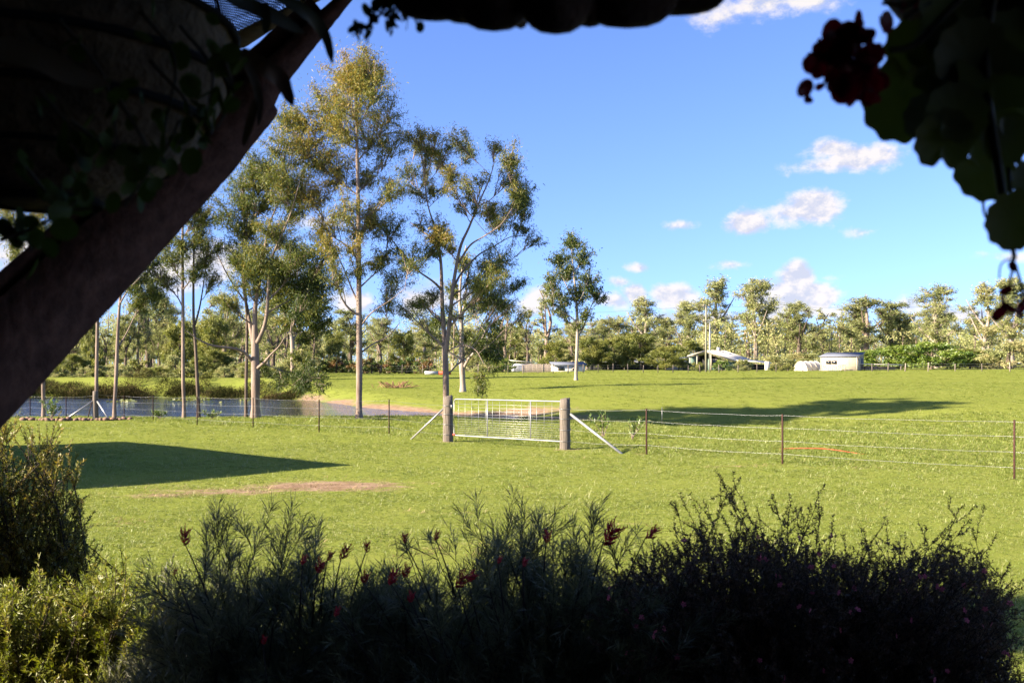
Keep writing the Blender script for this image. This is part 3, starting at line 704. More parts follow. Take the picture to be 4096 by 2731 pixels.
# the forked gum behind the gate post
px_tree('gum_tree', 'wide-crowned forked gum rising behind the left gate post', 43.0,
    [[(445.8, 421, 4.3), (446, 395, 3.8), (445.6, 365, 3.6), (444.6, 340, 2.9), (442.6, 312, 2.6), (441.7, 284, 2.2), (440.5, 258, 1.7), (436, 232, 1.2), (428, 205, .8), (424, 175, .5), (420, 150, .3)],
     [(445.8, 352, 3.0), (448, 335, 2.7, -.2), (450.7, 312, 2.5, -.4), (452.8, 288, 2.2, -.5), (460, 248, 1.8, -.4), (469, 227, 1.4, -.2), (480, 200, 1.0, 0), (489, 180, .7, .2), (495, 160, .4, .3)],
     [(442, 290, 1.6), (433, 281, 1.3, -.5), (415, 268, 1.0, -1), (400, 250, .8, -1.3), (388, 235, .5, -1.6), (376, 224, .3, -1.8)],
     [(453, 288, 1.5, -.5), (462, 272, 1.3, .2), (478, 255, 1.0, .9), (494, 246, .7, 1.4), (512, 236, .5, 1.8), (530, 236, .3, 2)],
     [(441, 262, 1.3), (434, 240, 1.0, .8), (424, 232, .7, 1.4), (410, 222, .4, 1.8)],
     [(459, 262, 1.4, -.4), (470, 245, 1.1, -1), (484, 236, .8, -1.6), (500, 225, .5, -2), (512, 208, .3, -2.3)],
     [(449, 350, 1.0), (455, 347, .9, -.6), (466, 345, .7, -1.2), (476, 350, .5, -1.8), (483, 362, .3, -2.2)]],
    Z2([(480, 170, 76, 66, .55), (620, 190, 66, 64, .5), (790, 190, 66, 62, .52), (900, 270, 66, 56, .3), (1060, 240, 60, 48, .5), (1150, 310, 84, 80, .45), (1200, 420, 56, 56, .36), (680, 330, 66, 56, .5), (560, 300, 40, 56, .45),
        (420, 420, 70, 56, .34), (540, 450, 48, 46, .4), (500, 560, 80, 56, .44), (620, 560, 60, 48, .5), (760, 480, 56, 56, .5), (850, 500, 58, 48, .46), (960, 460, 48, 40, .4), (1230, 560, 56, 56, .32), (1310, 600, 58, 66, .3), (1290, 720, 56, 56, .3),
        (1180, 700, 58, 56, .34), (1030, 680, 80, 66, .5), (930, 690, 40, 40, .5), (820, 650, 40, 40, .46), (1100, 800, 58, 46, .3), (1250, 830, 48, 36, .3), (1365, 925, 60, 38, .28), (660, 830, 58, 58, .6), (700, 900, 50, 48, .62), (520, 790, 40, 56, .5),
        (440, 1050, 100, 66, .3), (600, 1000, 58, 48, .46), (720, 970, 50, 50, .55), (1120, 1060, 104, 72, .42), (1010, 1150, 50, 38, .34), (920, 1180, 48, 28, .4), (1050, 1250, 96, 52, .3), (1250, 1250, 58, 46, .26),
        (960, 1330, 76, 52, .28), (1080, 1380, 78, 52, .28), (1290, 1480, 50, 34, .24), (640, 1330, 58, 34, .32), (540, 1385, 48, 34, .3), (430, 1430, 74, 36, .3), (380, 1450, 38, 26, .3), (790, 1500, 40, 28, .28)]) +
        [(484, 384, 8, 12, .3, -2.2), (478, 376, 7, 8, .3, -2.0), (492, 368, 11, 7, .25, -2.3)],
    seed=5, cover=.36, fill=34, spread=.85)
px_tree('gum_tree', 'pale gum with a thick bare trunk on the far bank behind the forked gum', 67.0,
    [[(462.8, 390.5, 4.2), (462, 364, 3.6), (461.8, 338, 2.8), (461, 316, 2.2), (459.7, 295, 1.7), (462, 270, 1.2), (466, 245, .6)], [(464, 367, 2.0), (469, 358, 1.7, -.6), (474, 352, 1.4, -1), (481, 340, 1.0, -1.6), (485, 331, .6, -2)],
     [(461, 325, 1.6), (465, 300, 1.4, .4), (467, 280, 1.0, .8), (470, 258, .6, 1)], [(461, 345, 1.1), (453, 338, .9, -.5), (446, 330, .6, -1), (436, 326, .3, -1.6)]],
    [(466, 262, 12, 9, .4), (480, 280, 13, 9, .36), (452, 290, 12, 8, .36), (488, 300, 13, 9, .34), (470, 305, 10, 8, .36), (440, 318, 11, 7, .34), (490, 325, 13, 9, .26), (478, 338, 11, 8, .24), (496, 340, 11, 9, .22), (462, 335, 9, 7, .3), (486, 352, 13, 8, .2), (500, 356, 9, 6, .2), (430, 330, 9, 6, .34)],
    leaf=(.22, .055), seed=6, bark=BARK_W, cover=.7, min_r=.03)
px_tree('gum_tree', 'lone slender gum standing by itself out in the paddock', 86.0,
    [[(576, 380, 2.6), (577, 350, 2.0), (577.5, 326, 1.9), (576.5, 305, 1.6), (575.5, 290, 1.3), (573, 265, .8), (571, 240, .3)], [(578, 336, 1.1), (583, 328, .9, .3), (588, 314, .7, .5), (594, 300, .5, .8), (602, 289, .25, 1)],
     [(577, 322, .9), (570, 316, .7, -.3), (562, 311, .5, -.6), (554, 306, .3, -1)], [(576, 308, .9), (582, 296, .7, -.5), (588, 280, .4, -.9)], [(576, 300, .9), (568, 288, .6, .5), (560, 272, .4, .9)]],
    S([(1312, 556, 34, 22, .24), (1285, 590, 26, 24, .24), (1345, 582, 26, 24, .24), (1272, 640, 24, 22, .3), (1310, 622, 30, 26, .28), (1350, 640, 26, 26, .24), (1290, 680, 28, 22, .34), (1330, 672, 28, 22, .28), (1366, 668, 24, 18, .26), (1386, 682, 13, 10, .28), (1345, 715, 24, 13, .34), (1288, 718, 20, 15, .36), (1268, 690, 14, 12, .36), (1325, 745, 12, 10, .36)]),
    leaf=(.26, .07), seed=7, bark=BARK_W, cover=.62, min_r=.035, twig=.02)
px_tree('gum_tree', 'white-trunked gum with a dark spreading crown at the edge of the left wood', 92.0,
    [[(292.5, 376, 3.4), (292.6, 352, 2.8), (292, 340, 2.6), (290, 328, 1.6), (285, 315, 1.2), (282, 296, .8), (280, 275, .4)], [(292.3, 342, 1.7), (297, 331, 1.3, .4), (303, 318, .9, .8), (309, 300, .5, 1)], [(291, 335, 1.4), (293, 315, 1.1, -.5), (296, 290, .7, -1), (298, 265, .4, -1)]],
    S([(690, 580, 46, 26, .36), (650, 610, 44, 28, .34), (720, 625, 44, 28, .26), (680, 660, 46, 28, .3), (735, 680, 40, 28, .22), (655, 690, 40, 26, .32), (705, 715, 46, 26, .24), (745, 735, 30, 22, .22), (660, 740, 30, 20, .3), (640, 650, 30, 24, .36), (700, 770, 30, 18, .22), (690, 820, 24, 18, .2), (715, 835, 20, 14, .2)]),
    leaf=(.3, .08), seed=8, bark=BARK_W, cover=.75, min_r=.04, twig=.02)

# ------------------------------------------------------------------ far trees: a few grown kinds, each copied and sized per place
def far_gum(r, H, W, n, low, leafn=(.30, .10), cover=.36, fork=True, wood=1.0):
    t = [(0, 0, -.3, .24 * wood), (r.normal(0, .1), r.normal(0, .1), H * .3, .19 * wood), (r.normal(0, .3), r.normal(0, .3), H * .6, .13 * wood), (r.normal(0, .4), r.normal(0, .4), H * .93, .04)]
    st = [np.array(t)]
    for k in range(3 if fork else 1):
        a = r.uniform(0, 6.28); z0 = H * r.uniform(.28, .5); e = W * r.uniform(.4, .75)
        st.append(np.array([(t[1][0] * .7, t[1][1] * .7, z0, .11 * wood), (e * .45 * math.cos(a), e * .45 * math.sin(a), z0 + H * .14, .085 * wood), (e * math.cos(a), e * math.sin(a), z0 + H * .34, .04)]))
    cl = []
    for k in range(n):
        z = H * (low + (1 - low) * ((k + .5) / n) ** .8); u = (z / H - low) / (1 - low)
        rad = W * (.45 + 1.1 * u - 1.25 * u ** 2) * r.uniform(.2, 1.1); a = k * 2.4 + r.normal(0, .6)
        s = W * r.uniform(.22, .38)
        cl.append((rad * math.cos(a), rad * math.sin(a), z + r.normal(0, .3), s, s, s * r.uniform(.75, 1.2), r.uniform(.2, .75)))
    return gum_geo(r, st, cl, leafn, cover, .9, twig=.03, droop=.3, min_r=.05)
def dome(r, W, H, n, leafn, cover, low=.15, ti=(.25, .75), flat=.6):
    st = [np.array([(0, 0, -.2, .16), (.1, 0, H * .3, .13), (0, .1, H * .7, .05)])]
    cl = []
    for k in range(n):
        u = (k + .5) / n; z = low + (1 - low) * u; rad = W * math.sqrt(max(.02, 1 - ((z - .42) / .62) ** 2)) * r.uniform(.35, .95); a = k * 2.4 + r.normal(0, .5)
        s = W * r.uniform(.26, .4)
        cl.append((rad * math.cos(a), rad * math.sin(a), H * z * .88, s, s, s * flat, r.uniform(*ti)))
    return gum_geo(r, st, cl, leafn, cover, .8, twig=.02, droop=.35, min_r=.03)

PROTO = {}
def proto(key, name, geo, bark, leafm, H, W):
    gw, gl = geo
    PROTO[key] = (name, gw.mesh('trunk', (0, 0, 0), bark, True), gl.mesh('crown', (0, 0, 0), leafm, False, True), H, W)
for i in range(5):
    rr = np.random.default_rng(50 + i)
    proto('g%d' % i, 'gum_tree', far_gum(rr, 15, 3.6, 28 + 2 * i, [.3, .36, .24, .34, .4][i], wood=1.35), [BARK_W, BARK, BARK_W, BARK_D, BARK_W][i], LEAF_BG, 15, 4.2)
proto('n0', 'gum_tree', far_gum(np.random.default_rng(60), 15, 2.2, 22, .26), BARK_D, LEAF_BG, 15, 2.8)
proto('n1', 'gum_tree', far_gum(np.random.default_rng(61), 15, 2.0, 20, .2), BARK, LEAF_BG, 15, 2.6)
proto('d0', 'she_oak', dome(np.random.default_rng(62), 3.4, 6.5, 26, (.42, .07), .9), BARK_D, LEAF_DENSE, 6.5, 4)
proto('d1', 'she_oak', dome(np.random.default_rng(63), 3.0, 7.5, 26, (.42, .07), .85), BARK_D, LEAF_DENSE, 7.5, 3.6)
proto('b0', 'leafy_shrub', dome(np.random.default_rng(64), 1.5, 2.2, 14, (.2, .09), .95, .08), BARK_D, LEAF_BRIGHT, 2.2, 1.8)
proto('b1', 'leafy_shrub', dome(np.random.default_rng(65), 1.6, 2.0, 14, (.2, .08), .9, .08), BARK_D, LEAF_DENSE, 2.0, 1.9)
proto('m0', 'fruit_bush', dome(np.random.default_rng(66), 1.4, 2.4, 16, (.26, .09), 1.0, .1, (.05, .95)), BARK_D, LEAF_RED, 2.4, 1.7)
proto('m1', 'fruit_bush', dome(np.random.default_rng(67), 1.5, 2.3, 16, (.26, .09), 1.0, .1, (.0, .7)), BARK_D, LEAF_RED, 2.3, 1.8)
proto('p0', 'shade_tree', dome(np.random.default_rng(68), 4.4, 5.0, 34, (.36, .14), .95, .1, (.3, .8), .32), BARK_D, LEAF_BRIGHT, 5.0, 5)
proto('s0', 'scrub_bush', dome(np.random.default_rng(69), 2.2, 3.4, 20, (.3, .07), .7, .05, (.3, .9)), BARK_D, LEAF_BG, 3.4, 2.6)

def far_tree(kind, px, top, D, w, label, cat='tree', group=None, rz=None, base=None):
    """top: pixel row of the top, w: half width in pixels"""
    name, mt, mc, H, W = PROTO[kind]
    X = (px - 512) / F * D; gz = float(ground(np.array([X]), np.array([D]))[0]) if base is None else base
    h = CZ + (HOR - top) / F * D - gz
    root = thing(name, (X, D, gz), label, cat, group)
    root.rotation_euler = (0, 0, rng.uniform(0, 6.28) if rz is None else rz)
    sx = w / F * D / W
    root.scale = (sx * 1.5, sx * 1.5, h / H)
    for nm, me in (('trunk', mt), ('crown', mc)):
        o = bpy.data.objects.new(nm, me); COL.objects.link(o); o.parent = root
    return root

# right of the lone tree, over the farm buildings
for a in [('n1', 546, 283, 165, 17, 'pale yellow-green gum close behind the left of the lone paddock tree'),
          ('n0', 527, 306, 150, 12, 'dark narrow gum above the small tin shed behind the paling fence'),
          ('n1', 505, 298, 158, 14, 'thin-crowned gum between the forked gum and the paling fence'),
          ('g1', 610, 317, 200, 26, 'low pale gum top just right of the lone paddock tree'),
          ('g0', 642, 299, 205, 24, 'round-topped gum over the dark she-oaks left of the power poles'),
          ('g4', 686, 302, 215, 18, 'thin gum with bare limbs left of the power poles'),
          ('g2', 716, 281, 205, 26, 'tall full gum directly behind the white-roofed farmhouse'),
          ('g4', 756, 280, 200, 22, 'tall open gum with pale limbs over the right end of the farmhouse'),
          ('g3', 799, 303, 190, 25, 'dark rounded gum above the white tunnel shelter'),
          ('n0', 823, 309, 220, 16, 'slim gum behind the left corner of the cream shed'),
          ('n1', 838, 313, 228, 14, 'thin pale gum over the cream shed roof'),
          ('g1', 866, 296, 195, 30, 'broad gum with several stems right of the cream shed'),
          ('g3', 893, 303, 200, 20, 'gum with dark leaning stems above the low lean-to'),
          ('g2', 936, 287, 185, 26, 'large dense gum above the bright green shade tree'),
          ('g0', 984, 285, 180, 24, 'pale gum with white limbs right of the big dense gum'),
          ('g4', 1012, 279, 175, 26, 'gum behind the hanging geranium tip at the right edge'),
          ('g1', 1052, 286, 175, 26, 'gum just past the right edge of the view'),
          ('n1', 571, 322, 190, 13, 'small gum top hidden behind the lone tree trunk'),
          ('g4', 666, 318, 230, 18, 'distant gum in the gap left of the power poles'),
          ('g0', 778, 318, 235, 18, 'distant gum in the gap between farmhouse and tunnel'),
          ('g1', 910, 322, 240, 18, 'distant gum low in the gap left of the big dense gum'),
          ('d1', 592, 334, 158, 15, 'dark bushy she-oak just right of the lone tree trunk'),
          ('d0', 614, 333, 160, 17, 'dark rounded she-oak between the lone tree and the farmhouse, second of three'),
          ('d1', 640, 329, 162, 19, 'largest dark she-oak left of the farmhouse'),
          ('d0', 666, 344, 155, 19, 'lighter weeping shade tree close left of the farmhouse'),
          ('d1', 556, 338, 156, 14, 'bushy tree leaning over the white shed wall'),
          ('d0', 690, 338, 185, 14, 'dark tree crown rising behind the left eave of the farmhouse'),
          ('p0', 931, 340, 152, 34, 'big bright green spreading shade tree right of the lean-to'),
          ('p0', 884, 346, 158, 21, 'smaller bright green shade tree behind the lean-to roof'),
          ('d0', 970, 347, 152, 20, 'dull green tree close right of the bright green shade tree'),
          ('s0', 1010, 338, 148, 28, 'brownish thin-leaved tree at the far right edge of the paddock'),
          ('s0', 800, 351, 172, 22, 'olive scrub bush behind the white tunnel shelter'),
          ('s0', 776, 354, 170, 14, 'olive scrub bush between farmhouse and tunnel shelter'),
          ('b1', 698, 361, 146, 6.5, 'round green shrub below the left eave of the farmhouse'),
          ('b0', 722, 358.5, 147, 8, 'round leafy shrub in front of the farmhouse right of the power poles'),
          ('s0', 743, 358, 148, 10, 'grey-green shrub hiding the farmhouse wall'),
          ('b1', 775, 364, 148, 6, 'small shrub just right of the white porch post'),
          ('b1', 788, 363, 147, 7, 'small shrub at the left foot of the tunnel shelter'),
          ('b0', 502, 357, 136, 11, 'bright round bush left of the small tin shed'),
          ('s0', 477, 352, 138, 16, 'dull scrub bush behind the pale gum on the far bank'),
          ]:
    far_tree(*a)
# the wood beyond the pond
for a in [('d1', 334, 327, 135, 12, 'pale conical bushy tree right of the white-trunked gum'),
          ('g3', 350, 310, 160, 22, 'dark gum crown left of the tallest gum trunk'),
          ('g1', 380, 316, 150, 18, 'gum with rusty crown right of the tallest gum trunk'),
          ('d1', 404, 326, 150, 15, 'green bushy tree midway between the tallest and the forked gum'),
          ('g2', 425, 320, 165, 20, 'gum close left of the forked gum trunk'),
          ('g3', 148, 276, 118, 22, 'dark gum crown showing right under the beam'),
          ('g0', 166, 300, 126, 18, 'white-trunked gum in the wood left of the slim gums'),
          ('g1', 225, 292, 130, 22, 'gum crown between the slim gums and the many-stemmed gum'),
          ('g2', 268, 300, 128, 20, 'gum directly behind the many-stemmed gum'),
          ('n0', 314, 318, 122, 12, 'narrow dark gum right of the white-trunked gum')]:
    far_tree(*a)
rw = np.random.default_rng(77)
for k in range(26):
    px = 20 + k * 11.6 + rw.uniform(-4, 4); D = rw.uniform(104, 150)
    far_tree(['g0', 'g1', 'n0', 'n1', 'g3', 'd1'][rw.integers(6)], px, rw.uniform(298, 336), D, rw.uniform(11, 18), 'slender tree of the shaded wood beyond the pond, %s from the left' % ordinal(k), 'tree', 'trees of the wood beyond the pond')
for k in range(22):
    px = 30 + k * 13 + rw.uniform(-5, 5); D = rw.uniform(84, 104)
    far_tree(['s0', 'b1', 's0', 'd0'][rw.integers(4)], px, rw.uniform(346, 366), D, rw.uniform(9, 16), 'undergrowth bush at the foot of the wood beyond the pond, %s from the left' % ordinal(k), 'bush', 'undergrowth bushes beyond the pond')
for k in range(20):
    px = 44 + k * 10.6 + rw.uniform(-4, 4); D = rw.uniform(79.5, 88)
    far_tree(['s0', 'b1', 's0', 'b1', 'd0'][rw.integers(5)], px, rw.uniform(364, 375), D, rw.uniform(6, 11), 'low scrub bush on the bank right behind the pond, %s from the left' % ordinal(k), 'bush', 'low scrub bushes behind the pond')
for k in range(12):
    px = 432 + k * 17 + rw.uniform(-6, 6); D = rw.uniform(170, 200)
    far_tree(['g0', 'g1', 'n0', 'n1', 'd1'][rw.integers(5)], px, rw.uniform(318, 342), D, rw.uniform(11, 17), 'tree of the far row behind the sheds and paling fence, %s from the left' % ordinal(k), 'tree', 'far trees behind the sheds')
ordn = ['first', 'second', 'third', 'fourth', 'fifth', 'sixth', 'seventh', 'eighth', 'ninth', 'tenth', 'eleventh', 'twelfth', 'thirteenth']
for k in range(13):
    far_tree(['m0', 'm1', 'm0'][k % 3], 316 + k * 9.2 + rw.normal(0, 1.5), rw.uniform(355, 359.5), 124 + rw.normal(0, 1.5), rw.uniform(6.3, 8), 'red-flushed fruit bush, %s from the left in the orchard row' % ordn[k], 'bush', 'fruit bushes of the orchard row')

rw = np.random.default_rng(78)
for k in range(24):
    px = 560 + k * 20.5 + rw.uniform(-8, 8); D = rw.uniform(225, 290)
    far_tree(['g0', 'g1', 'g2', 'n1', 'g4', 'n0'][rw.integers(6)], px, rw.uniform(310, 334), D, rw.uniform(10, 17), 'faint gum of the farthest row behind the farm buildings, %s from the left' % ordinal(k), 'tree', 'farthest gums behind the farm')

def woodland():
    """everything farther off reads as one mass of thin trunks and crowns"""
    r = np.random.default_rng(80); gw, gl = G(), G()
    n = 1300; D = r.uniform(190, 420, n); px = r.uniform(-260, 1290, n); X = (px - 512) / F * D
    keep = r.random(n) < np.where(px < 480, 1, .8); D, X, px = D[keep], X[keep], px[keep]; n = len(D)
    gz = ground(X, D); Ht = np.where(px < 480, r.uniform(9, 15, n), r.uniform(6, 11.5, n))
    base = np.stack([X, D, gz - .3], 1); top = base + np.stack([r.normal(0, .4, n), r.normal(0, .4, n), Ht * .9], 1)
    pth = base[:, None] * (1 - np.linspace(0, 1, 4)[None, :, None]) + top[:, None] * np.linspace(0, 1, 4)[None, :, None]
    V, f = tubes(pth, np.broadcast_to(np.array([.17, .14, .1, .04]), (n, 4)), 4); gw.add(V, f)
    for i in range(n):
        nc = r.integers(6, 10); c = np.stack([r.normal(0, 1.5, nc), r.normal(0, 1.5, nc), Ht[i] * r.uniform(.28, 1.0, nc)], 1) + base[i]
        m = 44; p = (c[:, None] + r.normal(0, 1, (nc, m, 3)) * np.array([.8, .8, .45])).reshape(-1, 3)
        leaves(gl, p, rdir(r, len(p)), r.uniform(.4, .75, len(p)), r.uniform(.15, .26, len(p)), np.clip(np.repeat(r.uniform(.2, .8, nc), m) + r.normal(0, .1, len(p)), 0, 1), r)
    n = 1100; D = r.uniform(168, 330, n); px = r.uniform(-260, 1290, n); X = (px - 512) / F * D; gz = ground(X, D)
    for i in range(n):
        m = 60; p = np.array([X[i], D[i], gz[i]]) + r.normal(0, 1, (m, 3)) * np.array([1.5, 1.2, .7]) + np.array([0, 0, 1.2])
        leaves(gl, p, rdir(r, m), r.uniform(.35, .65, m), r.uniform(.12, .22, m), np.clip(r.uniform(.15, .8) + r.normal(0, .1, m), 0, 1), r)
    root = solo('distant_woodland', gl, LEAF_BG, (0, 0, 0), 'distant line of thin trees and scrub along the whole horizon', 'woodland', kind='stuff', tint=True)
    LOC[root.name] = np.zeros(3)
    part('trunks', gw, BARK, root, kind='stuff')
woodland()
# ------------------------------------------------------------------ gate, fences, farm buildings
WOODP = M_solid('weathered_timber', (.055, .045, .036), .95, scale=26, stretch=(1.4, 1.4, .07), col2=(.20, .168, .136), bump=1.0, detail=8)
GALV = M_solid('galvanised_steel', (.42, .42, .41), .42, .12, scale=20, metal=.75)
GALVP = M_solid('white_gate_paint', (.30, .30, .29), .38, .10, scale=12, metal=.35, spec=.5)
WIRE = M_solid('fence_wire', (.26, .26, .255), .4, .15, scale=30, metal=.7)
RUST = M_solid('rusty_steel', (.022, .009, .006), .85, scale=25, col2=(.06, .024, .015), bump=.4)
STONE = M_solid('garden_stone', (.11, .06, .042), .9, scale=6, col2=(.26, .17, .12), bump=.6)
CREAM = M_solid('cream_sheeting', (.45, .385, .27), .6, .06, scale=1.2)
CREAMT = M_solid('cream_trim', (.40, .35, .26), .5, .05, scale=2)
WHITE = M_solid('white_roof_sheeting', (.60, .56, .48), .6, .10, scale=.8)
SLATE = M_solid('grey_blue_roof', (.12, .132, .16), .85, .12, scale=1.5)
GREENW = M_solid('green_sheeting', (.10, .16, .125), .6, .12, scale=1.5)
DARK = M_solid('interior_shade', (.018, .018, .018), .9, .3, scale=2)  # near-black colour stands in for the shade inside open buildings
GLASS = M_solid('window_glass', (.02, .022, .025), .1, .1, scale=2, spec=.6)
TIN = M_solid('old_tin', (.33, .34, .36), .55, .2, scale=1.2, metal=.2)
PALE_W = M_solid('grey_palings', (.25, .205, .16), .95, .25, scale=6, stretch=(4, 4, .4))
ORANGE = M_solid('orange_plastic', (.34, .055, .022), .6, .15, scale=4)
TANK = M_solid('dark_tank', (.012, .028, .026), .5, .2, scale=2)

def gz(x, y): return float(ground(np.array([float(x)]), np.array([float(y)]))[0])
def timber_post(g, base, h, r, seed, top_tilt=0.0, sides=18):
    rr = np.random.default_rng(seed); n = 9
    a = np.arange(sides) * 2 * np.pi / sides
    prof = 1 + .05 * rr.normal(size=sides) + .05 * np.cos(2 * a + rr.uniform(0, 6))
    rings = []
    for k in range(n):
        t = k / (n - 1); z = -.3 + t * (h + .3)
        rad = r * prof * (1.04 - .08 * t) * (1 + .012 * rr.normal(size=sides))
        zz = z + (top_tilt * r * np.cos(a) + .012 * rr.normal(size=sides) if k == n - 1 else 0)
        rings.append(np.stack([rad * np.cos(a), rad * np.sin(a), np.broadcast_to(zz, a.shape)], 1))
    rings.append(rings[-1] * np.array([.86, .86, 1]) + np.array([0, 0, .012]))
    V = np.concatenate(rings) + np.asarray(base); n = len(rings)
    i = (np.arange(n - 1)[:, None] * sides + np.arange(sides)[None]); j = (np.arange(n - 1)[:, None] * sides + (np.arange(sides)[None] + 1) % sides)
    g.add(V, [np.stack([i, j, j + sides, i + sides], -1).reshape(-1, 4), ((n - 1) * sides + np.arange(sides))[None]])

GL = np.array([-1.78, 27.8]); GR = np.array([1.32, 24.9]); gdir = (GR - GL) / np.linalg.norm(GR - GL)
for c, s, lab in ((GL, 1, 'weathered round timber post at the left end of the gate'), (GR, 2, 'weathered round timber post at the right end of the gate')):
    g = G(); z = gz(*c); timber_post(g, (c[0], c[1], z), 1.25, .135, s, .12)
    root = thing('gate_post', (c[0], c[1], z), lab, 'post', 'gate posts')
    part('post', g, WOODP, root, smooth=True)
    for k, zz in enumerate((.22, .5, .78, 1.02)):
        g = G(); a = np.linspace(0, 2 * np.pi, 17); tube(g, np.stack([c[0] + .146 * np.cos(a), c[1] + .146 * np.sin(a), z + zz + .02 * np.sin(a)], 1), .006, 5, False); part('wire_tie', g, WIRE, root)
    if s == 1:
        g = G(); q = c + gdir * .15; box(g, (q[0], q[1], z + .98), (.05, .06, .09), math.atan2(gdir[1], gdir[0])); part('hinge', g, GALVP, root)

def build_gate():
    a2 = GL + gdir * .24; b2 = GR - gdir * .02
    zl = gz(*GL) + .19; zr = gz(*GR) + .19; h = 1.0
    L_ = np.linalg.norm(b2 - a2)
    def q(s, t, off=0.0):  # s along the gate 0..1, t height 0..1
        p = a2 + (b2 - a2) * s; return np.array([p[0] - gdir[1] * off, p[1] + gdir[0] * off, zl + (zr - zl) * s + t * h])
    root = thing('farm_gate', (a2[0], a2[1], zl - .19), 'galvanised farm gate of tube frame and wire mesh between two timber posts', 'gate')
    # frame with round corners
    pts = []
    R_ = .1
    def corner(s, t, a0, a1):
        for a in np.linspace(a0, a1, 6):
            cs = s + (R_ / L_ if s == 0 else -R_ / L_); ct = t + (R_ / h if t == 0 else -R_ / h)
            pts.append(q(cs + R_ / L_ * math.cos(a), ct + R_ / h * math.sin(a)))
    pi = math.pi
    corner(0, 0, 1.5 * pi, pi); corner(0, 1, pi, pi / 2); corner(1, 1, pi / 2, 0); corner(1, 0, 0, -pi / 2); pts.append(pts[0])
    g = G(); tube(g, np.array(pts), .0165, 10, False); part('frame', g, GALVP, root, smooth=True)
    for s in (.325, .715):
        g = G(); tube(g, np.array([q(s, .01), q(s, .99)]), .017, 8); part('upright', g, GALVP, root, smooth=True)
    for k, t in enumerate([.05, .10, .155, .21, .265, .325, .39, .455, .525, .60, .69, .78, .87]):
        g = G(); tube(g, np.array([q(.035, t, -.01), q(.5, t, -.01), q(.99, t, -.01)]), .0034, 5); part('mesh_wire', g, GALV, root)
    for k in range(15):
        s = .05 + k * .0655
        g = G(); tube(g, np.array([q(s, .03, -.02), q(s, .97, -.02)]), .0028, 5); part('mesh_wire', g, GALV, root)
    g = G(); box(g, q(.004, .02), (.09, .05, .05), math.atan2(gdir[1], gdir[0])); part('end_cap', g, M_solid('red_cap', (.32, .06, .04), .6, .1), root, label='red plastic cap on the lower left corner of the gate')
build_gate()

def brace(p, q, r, label):
    g = G(); tube(g, np.array([p, q]), r, 10); return solo('brace_pole', g, GALVP, tuple(np.minimum(p, q)), label, 'pole', 'steel brace poles', smooth=True)
zl, zr = gz(*GL), gz(*GR)
e = P(410.5, 435.5, 28.6); e[2] = gz(e[0], e[1]) - .02
brace(np.array([GL[0] - .12, GL[1] + .1, zl + .92]), e, .026, 'grey steel pole bracing the left gate post')
e = P(622.5, 453, 23.6); e[2] = gz(e[0], e[1]) - .02
brace(np.array([GR[0] + .13, GR[1] - .08, zr + .88]), e, .031, 'pale steel pole bracing the right gate post')

def star_post(g, x, y, h, th=.035):
    z = gz(x, y); r = .021
    a = np.array([0, 2.094, 4.189]) + .4
    pts = []
    for k in a:
        pts += [(th * .18 * math.cos(k - 1.047), th * .18 * math.sin(k - 1.047)), (r * math.cos(k) + .004 * math.sin(k), r * math.sin(k) - .004 * math.cos(k)), (r * math.cos(k) - .004 * math.sin(k), r * math.sin(k) + .004 * math.cos(k))]
    p = np.array([(x + u, y + v, z - .3) for u, v in pts]); slab(g, p, (0, 0, 1), h + .3); return z
def wire_fence(label, posts, ends, heights, zfrac=(0.20, .45, .71, .95), seed=0):
    """posts: (px, base py, top py); ends: ((x,y,z0),(x,y,z0)) anchor points on the timber posts"""
    rr = np.random.default_rng(seed)
    W = [ends[0]]
    root = thing('wire_fence', (ends[0][0], ends[0][1], ends[0][2]), label, 'fence')
    for (px, pb, pt) in posts:
        D = 2.17 / ((pb - HOR) / F); x = (px - 512) / F * D; h = CZ + (HOR - pt) / F * D - gz(x, D)
        g = G(); z = star_post(g, x, D, h); part('steel_post', g, RUST, root); W.append((x, D, z, h))
    W.append(ends[1])
    for f, hh in zip(zfrac, heights):
        pts = []
        for a, b in zip(W[:-1], W[1:]):
            ha = a[3] * f / .95 if len(a) > 3 else hh; hb = b[3] * f / .95 if len(b) > 3 else hh
            za = a[2] + (ha * .97 if len(a) > 3 else hh); zb = b[2] + (hb * .97 if len(b) > 3 else hh)
            for t in np.linspace(0, 1, 9)[:-1]:
                pts.append((a[0] + (b[0] - a[0]) * t, a[1] + (b[1] - a[1]) * t, za + (zb - za) * t - .025 * 4 * t * (1 - t) + rr.normal(0, .003)))
        pts.append((W[-1][0], W[-1][1], W[-1][2] + hh))
        g = G(); tube(g, np.array(pts), .0025, 4, False)
        w_ = part('wire', g, WIRE, root)
        if f > .9 or f < .5:   # barbs
            gb = G(); Q = resample(np.array(pts), int(len(pts) * 5))
            for p in Q:
                d1 = rr.normal(size=3); d1 /= np.linalg.norm(d1); tube(gb, np.array([p - d1 * .013, p + d1 * .013]), .0016, 3, False)
            part('barbs', gb, WIRE, root, parent=w_, kind='stuff')
    return root
CP = P(95.5, 416.5, 39.8); cpz = gz(CP[0], CP[1])
wire_fence('post and barbed wire fence left of the gate, in front of the pond', [(389, 432, 399), (319, 430.5, 399), (253, 425.5, 397), (197, 422.5, 396), (153, 417.8, 395.5), (124, 416.4, 395)],
           [(GL[0] - .1, GL[1], zl), (CP[0], CP[1], cpz)], [.2, .48, .76, 1.0], seed=1)
wire_fence('post and barbed wire fence right of the gate, nearest the camera', [(646.5, 455, 408), (782.5, 465.3, 413.6), (1014.5, 480.3, 419.3), (1190, 497, 428)],
           [(GR[0] + .1, GR[1], zr), (13.2, 14.6, gz(13.2, 14.6))], [.2, .48, .76, 1.0], seed=2)
